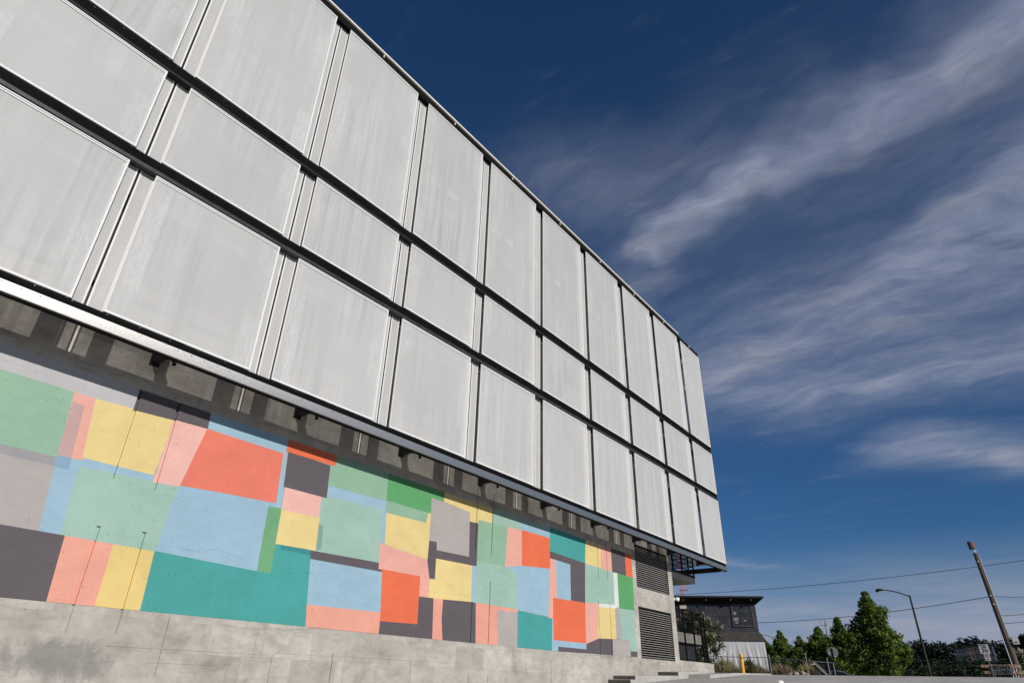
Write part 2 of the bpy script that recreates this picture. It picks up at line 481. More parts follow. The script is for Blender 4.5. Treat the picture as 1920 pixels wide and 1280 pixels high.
class MB:
    def __init__(self):
        self.v = []
        self.f = []

    def quad(self, a, b, c, d):
        i = len(self.v)
        self.v += [tuple(a), tuple(b), tuple(c), tuple(d)]
        self.f.append((i, i + 1, i + 2, i + 3))
        return self

    def poly(self, pts):
        i = len(self.v)
        self.v += [tuple(p) for p in pts]
        self.f.append(tuple(range(i, i + len(pts))))
        return self

    def box(self, x0, x1, y0, y1, z0, z1):
        i = len(self.v)
        for x in (x0, x1):
            for y in (y0, y1):
                for z in (z0, z1):
                    self.v.append((x, y, z))
        for q in ((0, 1, 3, 2), (4, 6, 7, 5), (0, 4, 5, 1), (2, 3, 7, 6), (0, 2, 6, 4), (1, 5, 7, 3)):
            self.f.append(tuple(i + k for k in q))
        return self

    def obox(self, o, u, n, w, t0, t1, d0, d1, h0, h1):
        """box in a local frame: o + u*t + n*d + w*h"""
        i = len(self.v)
        for a in (t0, t1):
            for b_ in (d0, d1):
                for c in (h0, h1):
                    self.v.append(tuple(o + u * a + n * b_ + w * c))
        for q in ((0, 1, 3, 2), (4, 6, 7, 5), (0, 4, 5, 1), (2, 3, 7, 6), (0, 2, 6, 4), (1, 5, 7, 3)):
            self.f.append(tuple(i + k for k in q))
        return self

    def tube(self, pts, rad, seg=8, cap=True):
        pts = [Vector(p) for p in pts]
        if not isinstance(rad, (list, tuple)):
            rad = [rad] * len(pts)
        i0 = len(self.v)
        for k, p in enumerate(pts):
            a = pts[max(0, k - 1)]
            c = pts[min(len(pts) - 1, k + 1)]
            d = (c - a).normalized()
            u = d.cross(Vector((0, 0, 1)))
            if u.length < 1e-3:
                u = d.cross(Vector((1, 0, 0)))
            u.normalize()
            v = d.cross(u)
            for s in range(seg):
                an = 2 * math.pi * s / seg
                self.v.append(tuple(p + (u * math.cos(an) + v * math.sin(an)) * rad[k]))
        for k in range(len(pts) - 1):
            for s in range(seg):
                a = i0 + k * seg + s
                b_ = i0 + k * seg + (s + 1) % seg
                self.f.append((a, b_, b_ + seg, a + seg))
        if cap:
            self.f.append(tuple(i0 + s for s in range(seg))[::-1])
            self.f.append(tuple(i0 + (len(pts) - 1) * seg + s for s in range(seg)))
        return self

    def build(self, name, material, parent=None, smooth=False):
        me = bpy.data.meshes.new(name)
        me.from_pydata(self.v, [], self.f)
        me.update()
        if smooth:
            for p in me.polygons:
                p.use_smooth = True
        return link(name, me, material, parent)


def link(name, me, material=None, parent=None):
    o = bpy.data.objects.new(name, me)
    COL.objects.link(o)
    if material is not None and len(me.materials) == 0:
        me.materials.append(MATS[material])
    if parent is not None:
        o.parent = parent
        base = parent
        off = Vector((0, 0, 0))
        while base is not None:
            off += base.location
            base = base.parent
        if o.location.length == 0:
            o.location = -off          # meshes are written in world metres
    return o


def empty(name, loc=(0, 0, 0)):
    o = bpy.data.objects.new(name, None)
    COL.objects.link(o)
    o.location = loc
    o.empty_display_size = 0.2
    return o


def tag(o, label=None, cat=None, group=None, kind=None):
    if label:
        o['label'] = label
    if cat:
        o['category'] = cat
    if group:
        o['group'] = group
    if kind:
        o['kind'] = kind
    return o


def W(kx, kz, y):
    """point at distance y up the street, from its slopes x/y and height/y seen from the eye"""
    return Vector((kx * y, y, kz * y + EYE))

# ------------------------------------------------------------------ terrain


def sstep(a, b, x):
    t_ = max(0.0, min(1.0, (x - a) / (b - a)))
    return t_ * t_ * (3 - 2 * t_)


def street_z(y):
    """the street climbs 5.8 % from the camera to a crest 33 m on"""
    y = max(y, -40.0)
    if y < 31:
        return 0.0582 * y
    if y < 36:
        k = (y - 31) / 5.0
        return 0.0582 * 31 + 0.0582 * 5 * (k - 0.5 * k * k)
    z = 0.0582 * 33.5
    return z - 0.75 * sstep(47, 58, y)


def ground_z(x, y):
    z = street_z(y)
    z += 1.40 * sstep(-15.0, -21.0, x) * sstep(46, 55, y)
    z += 9.0 * sstep(150, 480, y) + 6 * sstep(430, 900, y)
    return z


def grid(name, xs, ys, dz, material, zf):
    mb = MB()
    n = len(ys)
    for x in xs:
        for y in ys:
            mb.v.append((x, y, zf(x, y) + dz))
    for i in range(len(xs) - 1):
        for j in range(n - 1):
            a = i * n + j
            mb.f.append((a, a + n, a + n + 1, a + 1))
    return mb.build(name, material, smooth=True)


xs = [-900, -500, -300, -200, -140, -100, -70, -50, -40, -34] + [-30 + i * 1.0 for i in range(31)] + [4, 10, 20, 40, 80, 160, 320, 600, 900]
ys = [-300, -150, -80, -40, -20, -10] + [i * 2.0 for i in range(14)] + [27 + i * 0.5 for i in range(24)] + [39 + i * 1.5 for i in range(20)] + [72, 80, 90, 105, 125, 150, 190, 240, 300, 380, 480, 620, 900, 1600, 4000]
g = grid('ground', xs, ys, 0.0, 'ground_earth', ground_z)
tag(g, 'sloping open ground that rises to a crest beyond the building', 'ground', kind='structure')

ys_r = [-60, -40, -20, -10] + [i * 2.0 for i in range(13)] + [25 + i * 0.5 for i in range(31)]
rd = grid('road', [-13.10, -11.25, -8, -5, -2, 1, 4, 9, 16, 26], ys_r, 0.006, 'road_concrete', lambda x, y: street_z(y))
tag(rd, 'pale grey concrete street surface climbing to a crest', 'road', kind='structure')
ap = grid('asphalt_lane', [-1.25, -0.6, 2, 6, 14, 24], [8 + i for i in range(18)], 0.012, 'asphalt', lambda x, y: street_z(y))
tag(ap, 'dark asphalt lane laid beside the pale concrete street', 'road', kind='structure')
cs = grid('cross_street', [-60, -40, -30, -20, -10, 0, 10, 20, 40], [40.5 + i * 1.5 for i in range(5)], 0.010, 'asphalt',
          lambda x, y: max(street_z(y), ground_z(x, y)))
tag(cs, 'dark cross street just over the crest', 'road', kind='structure')

# raised walk along the foot of the building, with its steps
WX0, WX1 = -13.09, -12.20
walk = MB()


def slope_box(mb, x0, x1, y0, y1, za, zb, drop=1.2):
    i = len(mb.v)
    for x in (x0, x1):
        for y, z in ((y0, za), (y1, zb)):
            mb.v.append((x, y, z - drop))
            mb.v.append((x, y, z))
    for q in ((0, 1, 3, 2), (4, 6, 7, 5), (0, 4, 5, 1), (2, 3, 7, 6), (0, 2, 6, 4), (1, 5, 7, 3)):
        mb.f.append(tuple(i + k for k in q))


slope_box(walk, WX0, WX1, 24.0, 27.3, 1.64, 1.72)
slope_box(walk, WX0, -12.19, 27.303, 31.2, 1.86, 1.97)
slope_box(walk, -12.187, -11.25, 28.3, 31.2, 1.79, 1.92)
slope_box(walk, WX0, -11.25, 31.203, 36.4, 1.93, 2.03)
wk = walk.build('pavement', 'walk_concrete')
tag(wk, 'raised pale concrete walk with kerb wall along the building foot', 'pavement', kind='structure')
for (y0, y1, z0, z1, x1) in ((23.1, 23.497, 1.2, 1.50, -12.18), (23.5, 23.997, 1.2, 1.635, -12.19)):
    st = MB(); st.box(WX0, x1, y0, y1, z0, z1)
    o = st.build('step', 'walk_concrete', wk)
    rs = MB(); rs.box(WX0, x1 + 0.004, y0 - 0.012, y0 - 0.002, z0, z1 - 0.02)  # thin dark sheet paints the shade on the step front
    rs.build('shaded_riser', 'riser_shade', o)
rs = MB(); rs.box(WX0, WX1 + 0.004, 27.288, 27.299, 1.70, 1.845)  # same painted shade on the front of the upper step
rs.build('shaded_riser', 'riser_shade', wk)

# ------------------------------------------------------------------ office building
XF = -12.0                # plane of the screens
XW = -13.12               # plane of the concrete wall
PER, GAP, S0 = 3.532, 0.538, 2.654
YEND = 34.15
JMIN = -4
YBEG = S0 + PER * JMIN + GAP
ROWS = [('bottom', 7.04, 10.34), ('middle', 10.715, 13.01), ('top', 13.41, 19.18)]
bld = empty('office_building', (-16.0, 12.0, 0.7))
tag(bld, 'long office building hung with pale mesh screens above a painted concrete wall', 'building')

# screens
mesh_cache = {}
for ri, (rn, z0, z1) in enumerate(ROWS):
    for j in range(JMIN, 9):
        a = S0 + PER * j + GAP
        b_ = min(S0 + PER * (j + 1), YEND)
        key = (ri, round(b_ - a, 3))
        cy, cz = (a + b_) / 2, (z0 + z1) / 2
        hw, hh = (b_ - a) / 2, (z1 - z0) / 2
        if key not in mesh_cache:
            s = MB()
            s.box(-0.004, 0.004, -hw + 0.02, hw - 0.02, -hh + 0.02, hh - 0.02)
            me = bpy.data.meshes.new('screen_panel')
            me.from_pydata(s.v, [], s.f); me.update()
            # one woven sheet: keep the front face only so light crosses it once
            bm = bmesh.new(); bm.from_mesh(me)
            bmesh.ops.delete(bm, geom=[f_ for f_ in bm.faces if f_.normal.x < 0.9], context='FACES')
            bm.to_mesh(me); bm.free()
            me.materials.append(MATS['screen_mesh'])
            k = MB()
            e = 0.042
            k.box(-0.012, 0.022, -hw, hw, -hh, -hh + e)
            k.box(-0.012, 0.022, -hw, hw, hh - 0.026, hh)
            k.box(-0.012, 0.022, -hw, hw, hh - 0.075, hh - 0.047)
            k.box(-0.012, 0.019, -hw + 0.001, -hw + 0.022, -hh + 0.001, hh - 0.001)
            k.box(-0.012, 0.019, hw - 0.040, hw - 0.001, -hh + 0.001, hh - 0.001)
            me2 = bpy.data.meshes.new('edge_trim')
            me2.from_pydata(k.v, [], k.f); me2.update()
            me2.materials.append(MATS['white_trim'])
            mesh_cache[key] = (me, me2)
        me, me2 = mesh_cache[key]
        o = bpy.data.objects.new('screen_panel', me); COL.objects.link(o)
        o.parent = bld
        o.location = Vector((XF, cy, cz)) - bld.location
        q = bpy.data.objects.new('edge_trim', me2); COL.objects.link(q)
        q.parent = o

# strips of the same mesh that close the joints, set back behind them
strip_cache = {}
REC = 0.17
for ri, (rn, z0, z1) in enumerate(ROWS):
    for j in range(JMIN + 1, 9):
        sA = S0 + PER * j
        sB = sA + GAP
        c = sA + 0.263
        for k_, (a, b_, hem) in enumerate(((sA - 0.05, c - 0.024, 1), (c + 0.024, sB + 0.05, 0))):
            key = (ri, k_)
            w_ = b_ - a
            h_ = z1 - z0 + 0.15
            if key not in strip_cache:
                s = MB()
                s.quad((0, 0, 0), (0, w_, 0), (0, w_, h_), (0, 0, h_))
                me = bpy.data.meshes.new('backing_strip')
                me.from_pydata(s.v, [], s.f); me.update(); me.materials.append(MATS['screen_mesh'])
                s = MB()
                for y_ in ((w_ - 0.030, w_), (0, 0.030)):
                    s.box(-0.008, 0.012, y_[0], y_[1], 0, h_)
                me2 = bpy.data.meshes.new('hem')
                me2.from_pydata(s.v, [], s.f); me2.update(); me2.materials.append(MATS['white_trim'])
                strip_cache[key] = (me, me2)
            me, me2 = strip_cache[key]
            o = bpy.data.objects.new('backing_strip', me); COL.objects.link(o); o.parent = bld
            o.location = Vector((XF - REC, a, z0 - 0.07)) - bld.location
            q = bpy.data.objects.new('hem', me2); COL.objects.link(q); q.parent = o

# dark side plates behind the panel edges
plate = MB(); plate.box(XF - 0.285, XF - 0.262, 0, 0.375, 6.90, 19.2)
me_plate = bpy.data.meshes.new('side_plate'); me_plate.from_pydata(plate.v, [], plate.f); me_plate.update(); me_plate.materials.append(MATS['plate_grey'])
for j in range(JMIN + 1, 9):
    for y in (S0 + PER * j - 0.36, S0 + PER * j + GAP + 0.042):
        o = bpy.data.objects.new('side_plate', me_plate); COL.objects.link(o); o.parent = bld
        o.location = Vector((0, y, 0)) - bld.location

# black channels between the rows, with screws
def screws(parent, z, y0, y1, step, x, r=0.011):
    s = MB()
    y = y0
    while y < y1:
        s.tube([(x - 0.004, y, z), (x + 0.008, y, z)], r, 6)
        y += step
    o = s.build('screw_row', 'screw', parent)
    tag(o, kind='stuff')


for z0, z1, fl in ((13.055, 13.405, 0.055), (10.385, 10.71, 0.085)):
    s = MB()
    s.box(XF - 0.30, XF - 0.020, YBEG, YEND, z0 + fl + 0.003, z1)
    for k_ in range(4):      # fine ribs rolled into the face
        zz = z0 + fl + 0.03 + k_ * (z1 - z0 - fl - 0.05) / 4
        s.box(XF - 0.021, XF - 0.010, YBEG, YEND, zz, zz + 0.022)
    be = s.build('beam', 'black_metal', bld)
    s = MB(); s.box(XF - 0.30, XF + 0.012, YBEG, YEND + 0.002, z0, z0 + fl)
    s.build('lower_flange', 'grey_flange' if fl > 0.06 else 'dark_steel', be)
    screws(be, z1 - 0.055, YBEG + 0.2, YEND, 0.588, XF - 0.019)
s = MB()
s.box(XF - 0.112, XF - 0.020, YBEG, YEND, 6.886, 7.036)
s.box(XF - 0.105, XF + 0.008, YBEG, YEND - 0.03, 6.655, 6.672)
for k_ in range(3):
    s.box(XF - 0.021, XF - 0.010, YBEG, YEND, 6.90 + k_ * 0.035, 6.916 + k_ * 0.035)
be = s.build('beam', 'black_metal', bld)
s = MB()
# folded steel nose: face leans back a little towards its foot
i = 0
prof = [(XF + 0.030, 6.884), (XF + 0.022, 6.690), (XF + 0.012, 6.675), (XF - 0.11, 6.675), (XF - 0.11, 6.884)]
for y in (YBEG, YEND - 0.02):
    for (x, z) in prof:
        s.v.append((x, y, z))
n = len(prof)
for k_ in range(n):
    s.f.append((k_, (k_ + 1) % n, n + (k_ + 1) % n, n + k_))
s.f.append(tuple(range(n))[::-1]); s.f.append(tuple(range(n, 2 * n)))
s.build('steel_nose', 'brushed_steel', be)
screws(be, 7.012, YBEG + 0.1, YEND, 0.588, XF - 0.019)
s = MB()
for j in range(JMIN + 1, 9):
    for k_ in range(5):
        y = S0 + PER * j - 1.55 + k_ * 0.28
        s.tube([(XF + 0.02, y, 6.845), (XF + 0.036, y, 6.845)], 0.012, 6)
o = s.build('bolt_row', 'screw', be); tag(o, kind='stuff')

# parapet and coping
s = MB(); s.box(XF - 0.34, XF - 0.015, YBEG, YEND + 0.02, 19.20, 19.47)
pp = s.build('parapet_channel', 'black_metal', bld)
s = MB(); s.box(XF - 0.55, XF + 0.055, YBEG, 31.2, 19.473, 19.545)
cp = s.build('coping', 'coping_metal', bld)
for j in range(JMIN + 1, 9):
    y = S0 + PER * j + 1.9
    s = MB(); s.box(XF - 0.014, XF + 0.03, y - 0.012, y + 0.012, 19.33, 19.468)
    s.build('coping_clip', 'coping_metal', cp)

# steel posts and outriggers that carry the screens
for j in range(JMIN, 9):
    y = S0 + PER * j + GAP + 1.52
    s = MB(); s.box(XF - 0.56, XF - 0.44, y - 0.085, y + 0.085, 6.86, 19.2)
    po = s.build('screen_post', 'dark_steel', bld)
    s = MB(); s.box(XW + 0.002, XF - 0.115, y - 0.07, y + 0.07, 6.92, 7.10)
    s.box(XW + 0.004, XW + 0.03, y - 0.10, y + 0.10, 6.86, 7.20)
    s.build('outrigger', 'dark_steel', po)
    if y < 29.3:
        # small floodlight clamped under the outrigger
        s = MB()
        s.box(XF - 0.49, XF - 0.42, y + 0.10, y + 0.15, 6.74, 6.79)
        s.box(XF - 0.46, XF - 0.44, y + 0.06, y + 0.12, 6.792, 6.95)
        s.build('floodlight', 'black_metal', bld)

# inner walls behind the screens
s = MB(); s.box(-34, XW - 0.02, -14, 34.09, 8.2, 19.3)
inn = s.build('inner_wall', 'inner_wall', bld)
s = MB()
for z in (8.3, 10.4, 13.1, 16.4, 19.0):
    s.box(XW - 0.015, XW + 0.06, -14, 33.7, z - 0.16, z + 0.16)
s.build('floor_slab_edge', 'inner_slab', inn)
s = MB()
for j in range(JMIN, 9):
    y = S0 + PER * j + GAP / 2
    s.box(XW - 0.015, XW + 0.075, y - 0.30, y + 0.30, 8.2, 19.3)
s.build('inner_column', 'inner_slab', inn)
for j in range(2, 9):        # lamps glimpsed through the top row
    for f_ in (0.25, 0.55, 0.85):
        y = S0 + PER * j + GAP + f_ * 3.0
        s = MB(); s.box(XW + 0.08, XW + 0.13, y - 0.28, y + 0.28, 17.15, 17.45)
        s.build('ceiling_light', 'white_trim', inn)
s = MB(); s.box(-34, XF - 0.35, -14, 33.9, 19.305, 19.36)
s.build('roof', 'inner_slab', bld)
s = MB(); s.box(-34, XW + 0.4, 29.8, 33.7, 8.02, 8.18)
s.build('soffit', 'inner_slab', bld)
# end elevation: screens turn the corner
for ri, (rn, z0, z1) in enumerate(ROWS):
    for k_ in range(4):
        x0 = XF - 0.14 - k_ * 3.53
        s = MB(); s.quad((x0, YEND - 0.03, z0), (x0 - 3.0, YEND - 0.03, z0), (x0 - 3.0, YEND - 0.03, z1), (x0, YEND - 0.03, z1))
        s.build('screen_panel', 'screen_mesh', bld)
s = MB()
for z0, z1 in ((13.055, 13.405), (10.385, 10.71)):
    s.box(-27, XF - 0.31, YEND - 0.24, YEND - 0.005, z0, z1)
s.build('beam', 'black_metal', bld)
s = MB(); s.box(-27, XF - 0.31, YEND - 0.26, YEND + 0.0, 6.675, 6.88)
s.build('beam', 'dark_steel', bld)
s = MB(); s.box(XF - 0.13, XF - 0.01, YEND - 0.012, YEND + 0.03, 7.04, 19.19)
s.build('corner_post', 'dark_steel', bld)
for z0, z1 in ((7.03, 10.36), (10.70, 13.03), (13.39, 19.19)):
    s = MB(); s.box(XF - 0.005, XF + 0.02, YEND + 0.003, YEND + 0.05, z0, z1)
    s.build('corner_trim', 'dark_steel', bld)

# ---- concrete wall with grooves and two vent openings
GROOVES = [  # y, width, z0, z1
    (4.64, 0.062, 4.46, 6.29), (5.44, 0.062, 4.44, 6.29), (4.69, 0.062, 1.84, 3.59), (5.50, 0.062, 1.86, 3.63),
    (15.22, 0.035, 2.16, 3.36), (16.04, 0.035, 2.16, 4.04), (15.24, 0.035, 4.84, 6.77), (16.04, 0.035, 4.85, 6.75),
    (22.73, 0.03, 4.92, 6.62), (23.45, 0.035, 5.00, 6.63), (22.65, 0.03, 2.20, 4.15), (23.52, 0.035, 2.20, 4.15)]
VENTS = [(25.98, 29.25, 5.04, 6.83), (25.97, 29.22, 2.31, 4.27)]
WY0, WY1, WZ0, WZ1 = -14.0, 29.69, 2.262, 8.0
GD = 0.042


def tile_wall(mb, y0, y1, z0, z1, holes, x_front, x_back):
    """front skin cut round rectangular openings"""
    yc = sorted({y0, y1, *[h[0] for h in holes], *[h[1] for h in holes]})
    yc = [y for y in yc if y0 <= y <= y1]
    for ya, yb in zip(yc, yc[1:]):
        cut = sorted([(max(z0, h[2]), min(z1, h[3])) for h in holes if h[0] <= ya + 1e-6 and h[1] >= yb - 1e-6 and h[3] > z0 and h[2] < z1])
        z = z0
        spans = []
        for a, b2 in cut:
            if a > z:
                spans.append((z, a))
            z = max(z, b2)
        if z < z1:
            spans.append((z, z1))
        for a, b2 in spans:
            mb.quad((x_front, ya, a), (x_front, yb, a), (x_front, yb, b2), (x_front, ya, b2))
    for h in holes:
        a, b2 = max(z0, h[2]), min(z1, h[3])
        if b2 <= a:
            continue
        d = x_front - (h[4] if len(h) > 4 else GD)
        mb.quad((x_front, h[0], a), (x_front, h[0], b2), (d, h[0], b2), (d, h[0], a))
        mb.quad((x_front, h[1], a), (d, h[1], a), (d, h[1], b2), (x_front, h[1], b2))
        mb.quad((x_front, h[0], b2), (x_front, h[1], b2), (d, h[1], b2), (d, h[0], b2))
        mb.quad((x_front, h[0], a), (d, h[0], a), (d, h[1], a), (x_front, h[1], a))
        mb.quad((d, h[0], a), (d, h[1], a), (d, h[1], b2), (d, h[0], b2))


holes = [(y - w_ / 2, y + w_ / 2, z0, z1) for y, w_, z0, z1 in GROOVES]
vh = [(a, b2, c, d, 0.30) for a, b2, c, d in VENTS]
s = MB()
tile_wall(s, WY0, WY1, WZ0, WZ1, holes + vh, XW, XW - 0.4)
s.quad((XW, WY1, WZ0), (XW - 8.0, WY1, WZ0), (XW - 8.0, WY1, WZ1), (XW, WY1, WZ1))
s.quad((XW, WY0, WZ1), (XW, WY1, WZ1), (XW - 8.0, WY1, WZ1), (XW - 8.0, WY0, WZ1))
s.quad((XW, WY0, WZ0), (XW, WY0, WZ1), (XW - 8.0, WY0, WZ1), (XW - 8.0, WY0, WZ0))
s.quad((XW - 8.0, WY0, WZ0), (XW - 8.0, WY0, WZ1), (XW - 8.0, WY1, WZ1), (XW - 8.0, WY1, WZ0))
wall = s.build('painted_wall', 'concrete', bld)
wall['label'] = 'cast concrete wall painted with a mural of overlapping colour blocks'

# plinth, a finger proud of the wall, with its own joints
PG = [(4.69, 0.05, 1.84, 2.27), (5.50, 0.05, 1.86, 2.27), (10.37, 0.03, 0.0, 1.75), (19.35, 0.025, 0.0, 1.98), (8.78, 0.012, 0.0, 1.66), (6.40, 0.010, 1.2, 2.2),
      (15.2, 0.02, 0.0, 1.45), (16.06, 0.02, 0.0, 1.45), (12.9, 0.010, 0.0, 1.72), (25.2, 0.012, 1.0, 2.25)]
s = MB()
tile_wall(s, WY0, 29.55, -1.5, WZ0 - 0.003, [(y - w_ / 2, y + w_ / 2, a, b2, 0.03) for y, w_, a, b2 in PG], XW + 0.022, XW - 0.3)
s.quad((XW + 0.022, WY0, WZ0 - 0.003), (XW + 0.022, 29.55, WZ0 - 0.003), (XW - 0.3, 29.55, WZ0 - 0.003), (XW - 0.3, WY0, WZ0 - 0.003))
s.quad((XW + 0.022, 29.55, -1.5), (XW - 8, 29.55, -1.5), (XW - 8, 29.55, WZ0 - 0.003), (XW + 0.022, 29.55, WZ0 - 0.003))
pl = s.build('plinth', 'concrete', bld)
# shallow ledges left by the formwork on the plinth
s = MB()
for y0, y1, z in ((5.4, 8.6, 1.655), (8.81, 10.35, 1.70), (10.40, 14.9, 1.71), (6.2, 7.4, 1.42)):
    s.box(XW + 0.02, XW + 0.030, y0, y1, z, z + 0.012)
s.build('formwork_ledge', 'concrete', pl)
# low wall continuing past the corner
s = MB(); s.box(XW - 0.32, XW + 0.006, 29.60, 33.65, 0.8, 2.375)
s.build('retaining_wall', 'concrete', bld)

